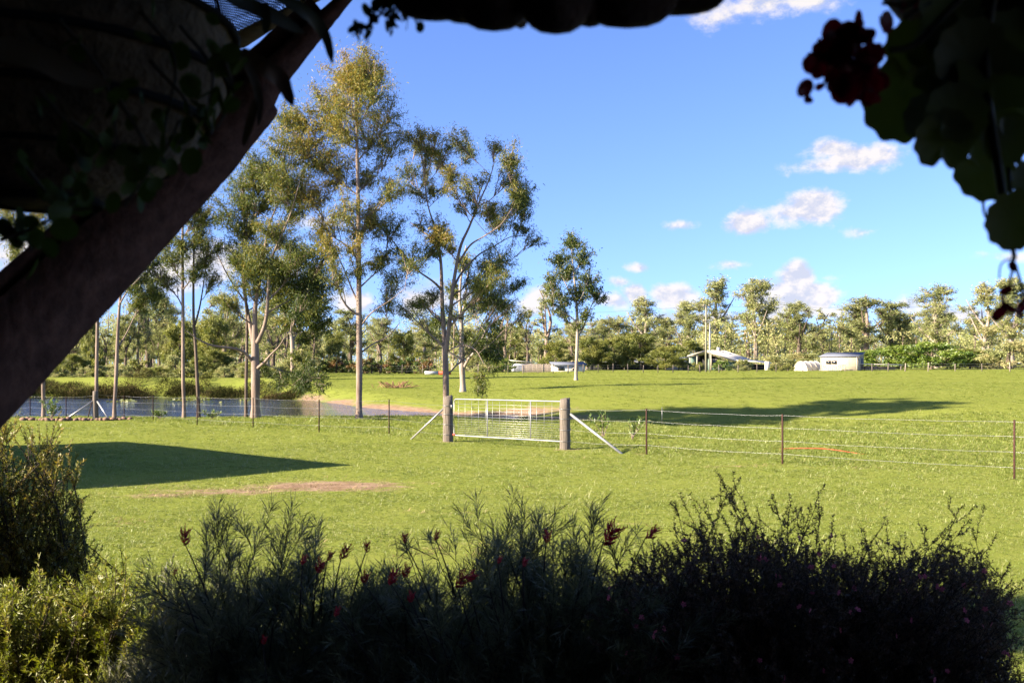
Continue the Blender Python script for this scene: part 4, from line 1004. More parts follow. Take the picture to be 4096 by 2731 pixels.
wire_fence('old low wire fence running left from the braced corner post', [(66, 414, 396), (30, 412.5, 395), (-10, 411, 394)], [(CP[0], CP[1], cpz), (-26, 46, gz(-26, 46))], [.2, .45, .7, .95], seed=3)
g = G(); timber_post(g, (CP[0], CP[1], cpz), 1.12, .11, 9, .05)
solo('corner_post', g, WOODP, (CP[0], CP[1], cpz), 'stout timber corner post in a stone-edged bed by the pond', 'post', smooth=True)
for px, py, lab in ((64, 416, 'steel pole bracing the corner post on its left'), (109.5, 416, 'steel pole bracing the corner post on its right')):
    e = P(px, py, 39.3); e[2] = gz(e[0], e[1]); brace(np.array([CP[0] + (.08 if px > 95 else -.08), CP[1] - .05, cpz + .74]), e, .032, lab)
e = P(87.5, 415, 40.6); e[2] = gz(e[0], e[1]); g = G(); tube(g, np.array([e, [CP[0] - .1, CP[1] + .1, cpz + 1.0]]), .02, 6)
solo('timber_stake', g, RUST, tuple(e), 'thin brown stake leaning on the corner post', 'stake')
# thin dropper and the orange line beyond the right fence
g = G(); p = P(662, 424, 26); tube(g, np.array([p, p + [0, 0, .45]]), .006, 5); solo('fence_dropper', g, WIRE, tuple(p), 'thin wire dropper between the gate and the first right fence post', 'dropper')
pts = []
for px, py in ((738, 447.2), (770, 449.2), (803, 451.2), (830, 452.4), (870, 455.5), (920, 459), (970, 463), (1020, 466.5)):
    D = 2.2 / ((py - HOR) / F); x = (px - 512) / F * D; pts.append((x, D, gz(x, D) + (.055 if 795 < px < 835 else -.012)))
g = G(); tube(g, smooth_path(np.array(pts), 40), .012, 6); solo('orange_pipe', g, ORANGE, pts[0], 'thin orange pipe lying in the grass beyond the right fence', 'pipe', smooth=True)

# stones around the corner bed
def rock_mesh(seed):
    rr = np.random.default_rng(seed); g = G(); nu, nv = 9, 6; V = []
    k = rr.normal(0, .12, (nv, nu))
    for j in range(nv):
        th = np.pi * (j + .5) / nv
        for i in range(nu):
            a = 2 * np.pi * i / nu; r_ = 1 + k[j, i]
            V.append((r_ * math.sin(th) * math.cos(a), .8 * r_ * math.sin(th) * math.sin(a), .6 * math.cos(th)))
    f = [(j * nu + i, j * nu + (i + 1) % nu, (j + 1) * nu + (i + 1) % nu, (j + 1) * nu + i) for j in range(nv - 1) for i in range(nu)]
    f += [tuple(range(nu))[::-1], tuple((nv - 1) * nu + i for i in range(nu))]
    f4 = np.array([x for x in f if len(x) == 4]); fn = [np.array([x]) for x in f if len(x) > 4]
    g.add(np.array(V), [f4] + fn); return g.mesh('garden_stone', (0, 0, 0), STONE, False)
rocks = [rock_mesh(i) for i in range(4)]
rr = np.random.default_rng(3)
for k in range(27):
    px = 24 + k * 4.05 + rr.uniform(-1.2, 1.2); D = 39.0 + .5 * abs((px - 78) / 54) ** 2 + rr.normal(0, .12); x = (px - 512) / F * D; s = rr.uniform(.07, .17)
    o = bpy.data.objects.new('garden_stone', rocks[k % 4]); COL.objects.link(o); o.location = (x, D, gz(x, D) + s * .3); o.scale = (s, s, s); o.rotation_euler = (rr.normal(0, .3), rr.normal(0, .3), rr.uniform(0, 6))
    tag(o, 'rough brown stone edging the corner post bed, %s from the left in the row' % ordinal(k), 'stone', 'stones edging the corner bed')

# ---- far buildings
def local(c, rz):
    cs, sn = math.cos(rz), math.sin(rz); R = np.array([[cs, -sn, 0], [sn, cs, 0], [0, 0, 1.]])
    return lambda x, y, z: np.asarray(c) + R @ np.array([x, y, z], float)
def quad(g, T, pts, n, th):
    p = np.array([T(*q) for q in pts]); slab(g, p, T(*n) - T(0, 0, 0), th)
def ribs(T, root, name, mat, p0, p1, up, n, w=.05, d=.03, parent=None):
    """raised ribs of sheeting between p0 and p1, one joined part"""
    g = G()
    for k in range(n):
        t = (k + .5) / n; a = np.asarray(p0) * (1 - t) + np.asarray(p1) * t; b = a + np.asarray(up)
        tube(g, np.array([T(*a), T(*b)]), w, 4)
    return part(name, g, mat, root, parent=parent, kind='stuff')

def cream_shed():
    D = 150.; k = D / F; z0 = CZ + (HOR - 371) * k
    A = np.array([(820.7 - 512) * k, D, z0]); w = 35.6 * k; dep = 3.6; h = 14.6 * k; rz = -.6
    T = local(A, rz)
    root = thing('cream_shed', tuple(A), 'small cream sheet-metal shed with a grey roof and two windows', 'shed')
    g = G(); box(g, T(w / 2, dep / 2, h / 2 - .4), (w, dep, h + .8), rz); wl = part('wall', g, CREAM, root)
    ribs(T, root, 'sheet_ribs', CREAM, (0, -.01, -.3), (w, -.01, -.3), (0, 0, h + .28), 26, .018, parent=wl)
    ribs(T, root, 'sheet_ribs', CREAM, (w + .01, 0, -.3), (w + .01, dep, -.3), (0, 0, h + .28), 14, .018, parent=wl)
    g = G(); quad(g, T, [(-.2, -.2, h), (w + .2, -.2, h), (w + .2, dep + .2, h + .62), (-.2, dep + .2, h + .62)], (0, 0, 1), .08); part('roof', g, SLATE, root)
    g = G(); quad(g, T, [(w - .01, 0, h), (w - .01, dep, h), (w - .01, dep, h + .58)], (1, 0, 0), .04); part('gable_end', g, CREAM, root)
    for x in (0, w): 
        g = G(); box(g, T(x, -.03, h / 2), (.09, .09, h), rz); part('corner_trim', g, CREAMT, root)
    for i in range(2):
        x0 = 5.2 * k + i * 5.6 * k; zc = h - 5.4 * k
        g = G(); box(g, T(x0 + 2.6 * k, -.035, zc), (5.3 * k, .07, 3.7 * k), rz); f = part('window', g, CREAMT, root)
        g = G(); box(g, T(x0 + 2.6 * k, -.065, zc), (4.7 * k, .03, 3.0 * k), rz); part('pane', g, GLASS, root, parent=f)
    g = G(); box(g, T(w + .03, dep * .72, .95), (.06, .85, 1.95), rz); part('door', g, SLATE, root)
    # the white rail rack in front
    rt = thing('white_rail_rack', tuple(T(.4, -1.6, .2)), 'white slatted rack leaning along the front of the cream shed', 'rack')
    g = G(); tube(g, np.array([T(.3, -1.2, .85), T(3.9, -1.2, .95)]), .05, 6); part('rail', g, GALVP, rt)
    for i in range(12):
        x = .35 + i * .28; g = G(); tube(g, np.array([T(x, -1.75, .0), T(x + .18, -1.2, .87)]), .045, 5); part('slat', g, GALVP, rt)
    # lean-to on the right
    T = local(T(w, 1.2, 0) - np.array([w, 0, 0]), 0.0)
    rl = thing('lean_to', tuple(T(w + 1, 0, 0)), 'low open lean-to with a pale flat roof right of the cream shed', 'shelter')
    g = G(); quad(g, T, [(w + .4, .2, 7.2 * k), (w + 6.6, .2, 6.2 * k), (w + 6.6, 3.0, 6.4 * k), (w + .4, 3.0, 7.4 * k)], (0, 0, 1), .1); part('roof', g, WHITE, rl)
    for x in (.7, 2.6, 4.4, 6.3):
        g = G(); tube(g, np.array([T(w + x, .35, -.3), T(w + x, .35, 6.4 * k)]), .09, 6); part('post', g, WOODP, rl)
    for i in range(3):
        g = G(); tube(g, np.array([T(w + 1.2, .9, .25 + .22 * i), T(w + 5.9, .9, .2 + .25 * i)]), .08, 6); part('rail', g, PALE_W, rl)
    g = G(); quad(g, T, [(w + .6, 2.9, -.3), (w + 6.4, 2.9, -.3), (w + 6.4, 2.9, .75), (w + .6, 2.9, .85)], (0, 1, 0), .08); part('back_wall', g, PALE_W, rl)
cream_shed()

def tunnel():
    D = 153.; k = D / F; z0 = CZ + (HOR - 371.2) * k; c = np.array([(800.5 - 512) * k, D, z0]); R_ = 8.6 * k; Hh = 11.6 * k
    T = local(c, -.95); n = 15; a = np.linspace(0, np.pi, n)
    root = thing('tunnel_shelter', tuple(c), 'white half-round tunnel shelter left of the cream shed', 'shelter')
    g = G(); ln = 3.6
    ring = lambda y, s: np.array([T(R_ * s * math.cos(t), y, Hh * s * math.sin(t) - .2) for t in a])
    V = np.concatenate([ring(0, 1), ring(ln, 1)]); i = np.arange(n - 1); g.add(V, [np.stack([i, i + 1, i + n + 1, i + n], 1)]); sh = part('cover', g, WHITE, root, smooth=True)
    for y in (0, ln / 3, 2 * ln / 3, ln):
        g = G(); tube(g, ring(y, 1.015), .06, 6, False); part('hoop', g, CREAMT, root, smooth=True)
    g = G(); V = ring(.05, .985); g.add(V, [np.arange(n)[None]]); part('end_panel', g, WHITE, root)
    g = G(); V = ring(ln - .05, .985); g.add(V, [np.arange(n)[None]]); part('end_panel', g, WHITE, root)
tunnel()

def farmhouse():
    D = 160.; k = D / F; z0 = CZ + (HOR - 371) * k
    Q = lambda px, py, dd=0.0: P(px, py, D + dd)
    root = thing('farmhouse', tuple(Q(710, 371)), 'low farmhouse with a long white roof behind the power poles', 'house')
    le, ap, re_ = Q(687.2, 355.8), Q(705, 350.6), Q(735, 360.6)
    dv = np.array([4.3, 5.0, 0])                      # the house runs back to the right
    up = np.array([0, 0, .12])
    for a, b, nm in ((le, ap, 'roof'), (ap, re_, 'roof')):
        g = G(); p = np.array([a, b, b + dv, a + dv]); slab(g, p, (0, 0, 1), .12); rf = part(nm, g, WHITE, root)
        gb = G(); n = 12
        for i in range(n):
            t = (i + .5) / n; tube(gb, np.array([a + dv * t + up * 1.05, b + dv * t + up * 1.05]), .035, 4)
        part('sheet_ribs', gb, WHITE, root, parent=rf, kind='stuff')
        g = G(); tube(g, np.array([a + [0, -.06, 0], b + [0, -.06, 0]]), .13, 4); part('barge_board', g, CREAMT, root)
    g = G(); box(g, ap + dv * .6 + np.array([.2, 0, .35]), (.5, .5, .6)); part('vent', g, TIN, root)
    # dark panels standing for the shade inside the porch; walls
    zf = z0 - .4
    def wallpart(pa, pb, ztop_a, ztop_b, mat, nm, back=0.0):
        g = G(); p = np.array([[pa[0], pa[1] + back, zf], [pb[0], pb[1] + back, zf], [pb[0], pb[1] + back, ztop_b], [pa[0], pa[1] + back, ztop_a]]); slab(g, p, (0, 1, 0), .1); return part(nm, g, mat, root)
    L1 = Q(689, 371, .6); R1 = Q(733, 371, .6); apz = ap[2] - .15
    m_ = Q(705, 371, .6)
    wallpart(L1, m_, le[2] - .1, apz, DARK, 'porch_shade_panel', 2.2); wallpart(m_, R1, apz, re_[2] - .1, DARK, 'porch_shade_panel', 2.2)
    wallpart(Q(689, 371, .5), Q(696, 371, .5), le[2] - .15, le[2] + .15, GREENW, 'wall')
    w1 = wallpart(Q(708, 371, .4), Q(733, 371, .4), re_[2] + .35, re_[2] - .15, GREENW, 'wall')
    for (x0, x1, y0, y1) in ((712, 717, 359, 364), (721, 725, 360.5, 364.5)):
        a = Q(x0, y1, .3); b = Q(x1, y0, .3); g = G(); box(g, (a + b) / 2, (b[0] - a[0] + .2, .08, b[2] - a[2] + .2)); f = part('window', g, CREAMT, root)
        g = G(); box(g, (a + b) / 2 + [0, -.05, 0], (b[0] - a[0] - .05, .06, b[2] - a[2] - .05)); part('pane', g, GLASS, root, parent=f)
    for px, top in ((690, 355.8), (697, 353.2), (706, 351.4), (711, 352.6)):
        a = Q(px, 371, .1); g = G(); box(g, ((a[0]), a[1], (zf + Q(px, top)[2]) / 2), (.16, .16, Q(px, top)[2] - zf)); part('porch_post', g, CREAMT, root)
    # right side wall under the long eave
    sa, sb = R1 + [0, 0, 0], R1 + dv
    g = G(); p = np.array([[sa[0], sa[1], zf], [sb[0], sb[1], zf], [sb[0], sb[1], re_[2] - .05], [sa[0], sa[1], re_[2] - .05]]); slab(g, p, (-1, .3, 0), .1); part('wall', g, GREENW, root)
    # lower roof over the right porch and its white post
    a, b = Q(735, 360.2, .2), Q(772, 363.2, 1.5); g = G(); slab(g, np.array([a, b, b + [.4, 5, .3], a + [1.5, 6, .35]]), (0, 0, 1), .1); part('porch_roof', g, WHITE, root)
    a = Q(767.2, 371, 1.2); g = G(); box(g, (a[0], a[1], (zf + Q(767, 362)[2]) / 2 + .1), (.75, .4, Q(767, 361)[2] - zf)); part('porch_pier', g, WHITE, root)
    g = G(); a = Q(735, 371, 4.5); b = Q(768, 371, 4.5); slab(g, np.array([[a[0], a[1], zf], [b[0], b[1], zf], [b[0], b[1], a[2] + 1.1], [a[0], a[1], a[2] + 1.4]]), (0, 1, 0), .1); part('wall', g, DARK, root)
    # water tank at the left
    c = Q(686, 371, -2.5); g = G(); n = 20; prof = [(0, 1.25, -.3), (0, 1.25, 1.0), (0, 1.2, 1.12), (0, .2, 1.5), (0, 0.02, 1.52)]
    ang = np.arange(n) * 2 * np.pi / n; V = np.concatenate([np.stack([c[0] + r_ * np.cos(ang), c[1] + r_ * np.sin(ang), np.full(n, z0 + z_)], 1) for _, r_, z_ in prof])
    i = (np.arange(len(prof) - 1)[:, None] * n + np.arange(n)); j = (np.arange(len(prof) - 1)[:, None] * n + (np.arange(n) + 1) % n)
    g.add(V, [np.stack([i, j, j + n, i + n], -1).reshape(-1, 4)]); solo('water_tank', g, TANK, (c[0], c[1], z0), 'dark round water tank left of the farmhouse porch', 'tank', smooth=False)
    # a small gabled outbuilding left of it, mostly behind trees
    c = Q(676, 371, 4); T = local((c[0], c[1], z0), .1); ro = thing('outbuilding', (c[0], c[1], z0), 'dim low outbuilding behind the weeping tree left of the farmhouse', 'shed')
    g = G(); box(g, T(0, 0, .75), (3.0, 3, 2.1)); part('wall', g, TIN, ro)
    g = G(); quad(g, T, [(-1.8, -1.8, 1.75), (1.8, -1.8, 2.25), (1.8, 1.8, 2.25), (-1.8, 1.8, 1.75)], (0, 0, 1), .08); part('roof', g, WHITE, ro)
farmhouse()

def sheds_left():
    # tin shed behind the palings
    D = 140.; k = D / F; z0 = CZ + (HOR - 371.5) * k
    A = P(513.5, 371.5, D); T = local(A, .12); w = 20 * k; h = 8.4 * k; rz = .12
    root = thing('tin_shed', tuple(A), 'small grey tin shed with a skillion roof behind the paling fence', 'shed')
    g = G(); box(g, T(w / 2, 1.5, h / 2 - .2), (w, 3, h + .4), rz); wl = part('wall', g, TIN, root)
    ribs(T, root, 'sheet_ribs', TIN, (0, -.01, -.2), (w, -.01, -.2), (0, 0, h), 16, .02, parent=wl)
    g = G(); quad(g, T, [(-.6, -.2, h + .45), (w + .3, -.2, h + .08), (w + .3, 3.3, h + .02), (-.6, 3.3, h + .4)], (0, 0, 1), .08); part('roof', g, WHITE, root)
    # palings
    A = P(523.5, 371.8, 133); root = thing('paling_fence', tuple(A), 'weathered grey paling fence in front of the tin shed', 'fence'); rr = np.random.default_rng(8); k = .133
    g = G(); box(g, A + [14 * k, .06, .5], (28 * k, .05, .09)); part('rail', g, PALE_W, root)
    for i in range(22):
        hh = 8.3 * k + rr.normal(0, .03) + .3; x = (i + .5) * 27.5 * k / 22
        g = G(); box(g, A + [x, rr.normal(0, .008), hh / 2 - .3], (27.5 * k / 22 - .015, .03, hh)); part('paling', g, PALE_W, root)
    g = G(); tube(g, np.array([A + [-.1, 0, -.3], A + [-.1, 0, 7.6 * k]]), .08, 6); part('post', g, WOODP, root)
    # white shed behind the lone tree
    A = P(553, 372, 138); T = local(A, .06); k = .138; w = 32 * k; h = 7.2 * k
    root = thing('white_shed', tuple(A), 'long low white-walled shed seen behind the lone tree trunk', 'shed')
    g = G(); box(g, T(w / 2, 1.6, h / 2 - .2), (w, 3.2, h + .4), .06); part('wall', g, WHITE, root)
    g = G(); quad(g, T, [(-.2, -.3, h + .02), (w + .3, -.3, h + .02), (w + .3, 3.5, h + .42), (-.2, 3.5, h + .42)], (0, 0, 1), .07); part('roof', g, SLATE, root)
    for x in (.25, .7):
        g = G(); box(g, T(w * x, -.02, h * .55), (.9, .05, .55), .06); f = part('window', g, CREAMT, root); g = G(); box(g, T(w * x, -.05, h * .55), (.78, .04, .44), .06); part('pane', g, GLASS, root, parent=f)
    # dark open machinery shed under the she-oaks
    A = P(592, 371.5, 166); T = local(A, .03); k = .166; w = 82 * k; h = 9.6 * k
    root = thing('open_shed', tuple(A), 'long dark open-fronted shed in the shade beneath the she-oaks', 'shed')
    g = G(); quad(g, T, [(0, 0, h), (w, 0, h - .1), (w, 4, h + .3), (0, 4, h + .4)], (0, 0, 1), .1); part('roof', g, TIN, root)
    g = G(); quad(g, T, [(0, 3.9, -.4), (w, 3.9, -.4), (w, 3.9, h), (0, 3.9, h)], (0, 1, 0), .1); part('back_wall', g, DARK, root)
    for i in range(6):
        g = G(); tube(g, np.array([T(w * i / 5, .2, -.4), T(w * i / 5, .2, h)]), .1, 6); part('post', g, WOODP, root)
    # stacked sheets: a grey trough and an orange one by the orchard
    for px0, px1, mt, lab in ((425, 438.5, TIN, 'grey metal trough at the right end of the orchard row'), (439, 450.5, ORANGE, 'rusty orange trough beside the grey one by the orchard')):
        a = P(px0, 371.4, 118); b = P(px1, 368.3, 118); c = (a + b) / 2; zz = gz(c[0], c[1]); w = b[0] - a[0]
        g = G(); T = local((c[0], c[1], zz), 0)
        for s in (-1, 1):
            quad(g, T, [(-w / 2, .35 * s, 0), (w / 2, .35 * s, 0), (w / 2, .42 * s, .42), (-w / 2, .42 * s, .42)], (0, s, 0), .03)
            quad(g, T, [(s * w / 2, -.36, 0), (s * w / 2, .36, 0), (s * w / 2, .42, .42), (s * w / 2, -.42, .42)], (s, 0, 0), .03)
        box(g, T(0, 0, .06), (w - .02, .66, .05)); solo('trough', g, mt, (c[0], c[1], zz), lab, 'trough')
sheds_left()

def power_pole(px, top, D, r, label, arms):
    x = (px - 512) / F * D; z = gz(x, D); h = CZ + (HOR - top) / F * D - z
    root = thing('power_pole', (x, D, z), label, 'pole')
    g = G(); tube(g, np.array([[x, D, z - .3], [x, D, z + h * .5], [x + .02, D, z + h]]), np.array([r, r * .9, r * .75]), 10); part('pole', g, M_solid('treated_pole', (.20, .19, .13), .9, .2, scale=4, stretch=(2, 2, .3)) if arms else GALV, root, smooth=True)
    for f, w in arms:
        g = G(); box(g, (x, D - r, z + h * f), (w, .1, .12), .5); a = part('cross_arm', g, WOODP, root)
        for s in (-.42, .42):
            g = G(); tube(g, np.array([[x + s * w * .88, D - r + s * w * .48, z + h * f + .05], [x + s * w * .88, D - r + s * w * .48, z + h * f + .28]]), .06, 6); part('insulator', g, CREAMT, root, parent=a)
    return np.array([x, D, z + h])
t1 = power_pole(706, 305, 138, .15, 'taller greenish timber power pole in front of the farmhouse', [(.985, 1.2), (.76, .9)])
power_pole(709.7, 322, 137, .11, 'shorter grey pole close right of the timber power pole', [])
for k, (a, b, lab) in enumerate([(t1 + [-.4, 0, -.1], P(-120, 327, 150), 'power line sagging from the timber pole away to the left'), (t1 + [.4, 0, -.1], P(1200, 292, 200), 'power line running from the timber pole away to the right')]):
    t = np.linspace(0, 1, 30)[:, None]; p = a * (1 - t) + b * t; p[:, 2] -= (1.2 * 4 * t * (1 - t))[:, 0]
    g = G(); tube(g, p, .012, 4, False); solo('power_line', g, WIRE, tuple(a), lab, 'cable')
# fence along the far side of the paddock
def far_fence():
    A = P(300, 372, 120); root = thing('paddock_fence', (A[0], A[1], gz(A[0], A[1])), 'thin post and wire fence along the far side of the paddock', 'fence')
    rr = np.random.default_rng(4); tops = []
    for px in list(range(318, 470, 21)) + list(range(478, 690, 15)) + [700, 719, 738, 757, 776, 803, 845, 872, 888, 905, 928, 955, 982, 1010, 1040]:
        D = 128 + 6 * math.sin(px * .01); x = (px - 512) / F * D; z = gz(x, D); h = rr.uniform(.95, 1.2)
        g = G(); tube(g, np.array([[x, D, z - .2], [x + rr.normal(0, .04), D, z + h]]), rr.uniform(.04, .075), 6); part('post', g, WOODP if rr.random() < .75 else PALE_W, root); tops.append((x, D, z))
    T_ = np.array(tops)
    for h in (.35, .65, .95):
        g = G(); tube(g, T_ + [0, 0, h], .008, 4, False); part('wire', g, WIRE, root)
far_fence()
# fallen dry branch in the paddock
rr = np.random.default_rng(12); g = G(); c = P(395, 385.5, 72); c[2] = gz(c[0], c[1])
for k in range(60):
    a = rr.uniform(0, 6.28); p = c + [rr.normal(0, .7), rr.normal(0, .3), .05]; tube(g, np.array([p, p + [rr.normal(0, .5), rr.normal(0, .3), rr.uniform(.1, .5)]]), .02, 4, False)
solo('fallen_branches', g, M_solid('dead_twigs', (.26, .15, .08), .9, .3), tuple(c), 'heap of dead brown branches lying in the paddock left of the forked gum', 'branches', kind='stuff')
# saplings and weeds along the fence
WEED = M_leaf('weed_leaves', [(.06, .11, .015), (.12, .18, .03), (.2, .22, .06)], trans=.35)
def weed(px, py, D, h, w, n, label, seed):
    rr = np.random.default_rng(seed); b = P(px, py, D); b[2] = gz(b[0], b[1]); gw, gl = G(), G()
    for k in range(n):
        tip = b + [rr.normal(0, w), rr.normal(0, w * .6), h * rr.uniform(.6, 1)]; path = bez(b + rr.normal(0, .03, 3) * [1, 1, 0], b * .5 + tip * .5 + [0, 0, h * .15], tip, 6); tube(gw, path, np.linspace(.012, .004, 6), 4, False)
        m = 26; t = rr.uniform(.25, 1, m); pos = np.stack([np.interp(t, np.linspace(0, 1, 6), path[:, i]) for i in range(3)], 1)
        leaves(gl, pos, rdir(rr, m) + [0, 0, .5], rr.uniform(.08, .2, m), rr.uniform(.025, .05, m), rr.random(m), rr)
    root = thing('leafy_weed', tuple(b), label, 'weed'); part('stems', gw, BARK, root); part('leaves', gl, WEED, root, tint=True)
weed(52, 415, 39.6, .85, .22, 9, 'bright green young sapling left of the braced corner post', 1)
weed(604, 433, 30, .75, .25, 5, 'straggly pale weed behind the brace of the right gate post', 2)
weed(632, 430, 29, .6, .2, 6, 'leafy green weed just left of the first right fence post', 3)
weed(160, 412, 40.5, .3, .3, 6, 'low leafy weed at the water edge left of the slim gums', 4)
weed(212, 413, 40.5, .35, .3, 6, 'low leafy weed at the water edge right of the slim gums', 5)
# ------------------------------------------------------------------ houses that shade the foreground
BRICK = M_solid('house_render', (.05, .042, .036), .9, .2, scale=3, bump=.3)
DECK = M_solid('deck_boards', (.035, .028, .022), .9, .3, scale=4, stretch=(1, 8, 1))
ROOFM = M_solid('house_roof', (.10, .085, .08), .7, .2, scale=2)
CEIL = M_solid('veranda_lining', (.03, .026, .022), .9, .2, scale=3)
HX = -1.9
def prism_x(g, T, w, y0, y1, z0, z1, ov=.3):
    pass
def house():
    root = thing('house', (-5, -4, 0), 'house with a covered veranda that the view is taken from', 'house')
    z0 = .3
    g = G(); box(g, (HX - .65, -.05, z0 + 2.0), (1.3, 5.7, 4.2)); part('wall', g, BRICK, root)
    g = G(); box(g, (-6.7, -4.1, z0 + 2.0), (7.0, 8.5, 4.2)); part('wall', g, BRICK, root)
    g = G(); box(g, (1.6, -3.1, z0 + 1.7), (6.98, .2, 3.4)); part('wall', g, BRICK, root)
    zt = z0 + 4.1
    g = G(); box(g, (HX - .65, .05, zt + .08), (1.7, 6.1, .14)); part('roof', g, ROOFM, root)
    for s in (-1, 1):   # gabled roof over the main wing
        xe = -6.7 + s * 3.9
        p = np.array([(-6.7, -8.6, zt + 2.3), (-6.7, .35, zt + 2.3), (xe, .35, zt - .02), (xe, -8.6, zt - .02)]); g = G(); slab(g, p, (0, 0, 1), .12); part('roof', g, ROOFM, root)
    g = G(); slab(g, np.array([(-10.2, .1, zt), (-3.2, .1, zt), (-6.7, .1, zt + 2.1)]), (0, 1, 0), .06); part('gable', g, BRICK, root)
    # veranda roof and floor
    g = G(); box(g, (1.55, -.45, CZ + 1.02), (6.9, 5.3, .12)); part('veranda_roof', g, CEIL, root)
    g = G(); box(g, (1.6, -1.0, CZ - 1.62), (6.98, 4.0, .16)); part('veranda_floor', g, DECK, root)
    for x in (-1.75, 4.9):
        g = G(); box(g, (x, 1.75, CZ - .35), (.1, .1, 2.6)); part('veranda_post', g, DECK, root)
house()
def garage():
    # its roof corner throws the sharp triangular shadow on the lawn
    tip = np.array([-3.3, 20.9]); e1 = np.array([-10.1, 9.1]); e1 /= np.linalg.norm(e1); e2 = np.array([-e1[1], e1[0]]); e2 = e2 if e2 @ np.array([-3.7, -4.6]) > 0 else -e2
    ze = 3.6; gzt = gz(*tip); disp = (ze - gzt) / math.tan(EL); c = tip - disp * np.array([math.cos(AZ), math.sin(AZ)])
    f = lambda a, b, z: np.array([*(c + e1 * a + e2 * b), z])
    b0 = gz(*(c + e1 * 3 + e2 * 3)) - .3
    root = thing('garage', tuple(f(4, 3, b0)), 'flat-roofed garage whose corner shadow falls across the lawn', 'garage')
    g = G(); slab(g, np.array([f(.4, .4, b0), f(9.6, .4, b0), f(9.6, 6.6, b0), f(.4, 6.6, b0)]), (0, 0, 1), ze - b0 - .18); part('wall', g, CREAM, root)
    g = G(); slab(g, np.array([f(0, 0, ze - .18), f(10, 0, ze - .18), f(10, 7, ze - .18), f(0, 7, ze - .18)]), (0, 0, 1), .18); part('roof', g, ROOFM, root)
garage()

# ------------------------------------------------------------------ beam, shade cloth, baskets
BEAM = M_solid('stained_beam', (.085, .042, .028), .9, .45, scale=55, spec=.1, stretch=(1, 1, 1), bump=.35, detail=8)
def strip(g, Lp, Rp, D0, D1, th, n=60, jit=.0012, seed=0, off=0.0):
    rr = np.random.default_rng(seed)
    Lp = resample(np.array(Lp, float), n); Rp = resample(np.array(Rp, float), n)
    d = np.linspace(D0, D1, n)
    A = np.array([P(x, y, k + off) for (x, y), k in zip(Lp, d)]); B = np.array([P(x, y, k + off) for (x, y), k in zip(Rp, d)])
    A += rr.normal(0, jit, A.shape); B += rr.normal(0, jit, B.shape)
    nn = nrm(np.cross(B[n // 2] - A[n // 2], A[-1] - A[0])); nn = nn if nn[1] > 0 else -nn
    V = np.concatenate([A, B, B + nn * th, A + nn * th]); i = np.arange(n - 1)
    fs = [np.stack([i + a * n, i + 1 + a * n, i + 1 + b * n, i + b * n], 1) for a, b in ((0, 1), (1, 2), (2, 3), (3, 0))]
    fs += [np.array([[0, n, 2 * n, 3 * n]]), np.array([[n - 1, 4 * n - 1, 3 * n - 1, 2 * n - 1]])]
    g.add(V, fs)
Rr = [(-90, 522), (0, 429), (46, 379), (92, 327), (144, 271), (174, 237), (236, 168), (248, 151), (262, 134), (276.5, 116), (278.5, 111), (274.5, 104.5), (277, 100), (280, 93), (289, 81), (312, 51), (336, 21), (385, -42)]
Lr = [(-90, 378), (0, 297), (330, 4), (372, -34)]
_m = [n for n in BEAM.node_tree.nodes if n.type == 'MAPPING'][0]
_m.vector_type = 'TEXTURE'; _m.inputs['Rotation'].default_value = (0, math.radians(-46), 0); _m.inputs['Scale'].default_value = (9, 1, 1)   # grain along the beam
root = thing('timber_beam', tuple(P(0, 350, 1.15)), 'dark diagonal timber beam crossing the upper left of the view', 'beam')
g = G(); strip(g, Lr, Rr, 1.08, 1.72, .05, 150, .00025, 1); part('beam', g, BEAM, root)
g = G(); strip(g, [(-90, 352), (0, 272), (310, -3)], [(-90, 382), (0, 302), (325, 14)], 1.08, 1.68, .03, 40, .0005, 2, .012); part('batten', g, BEAM, root)

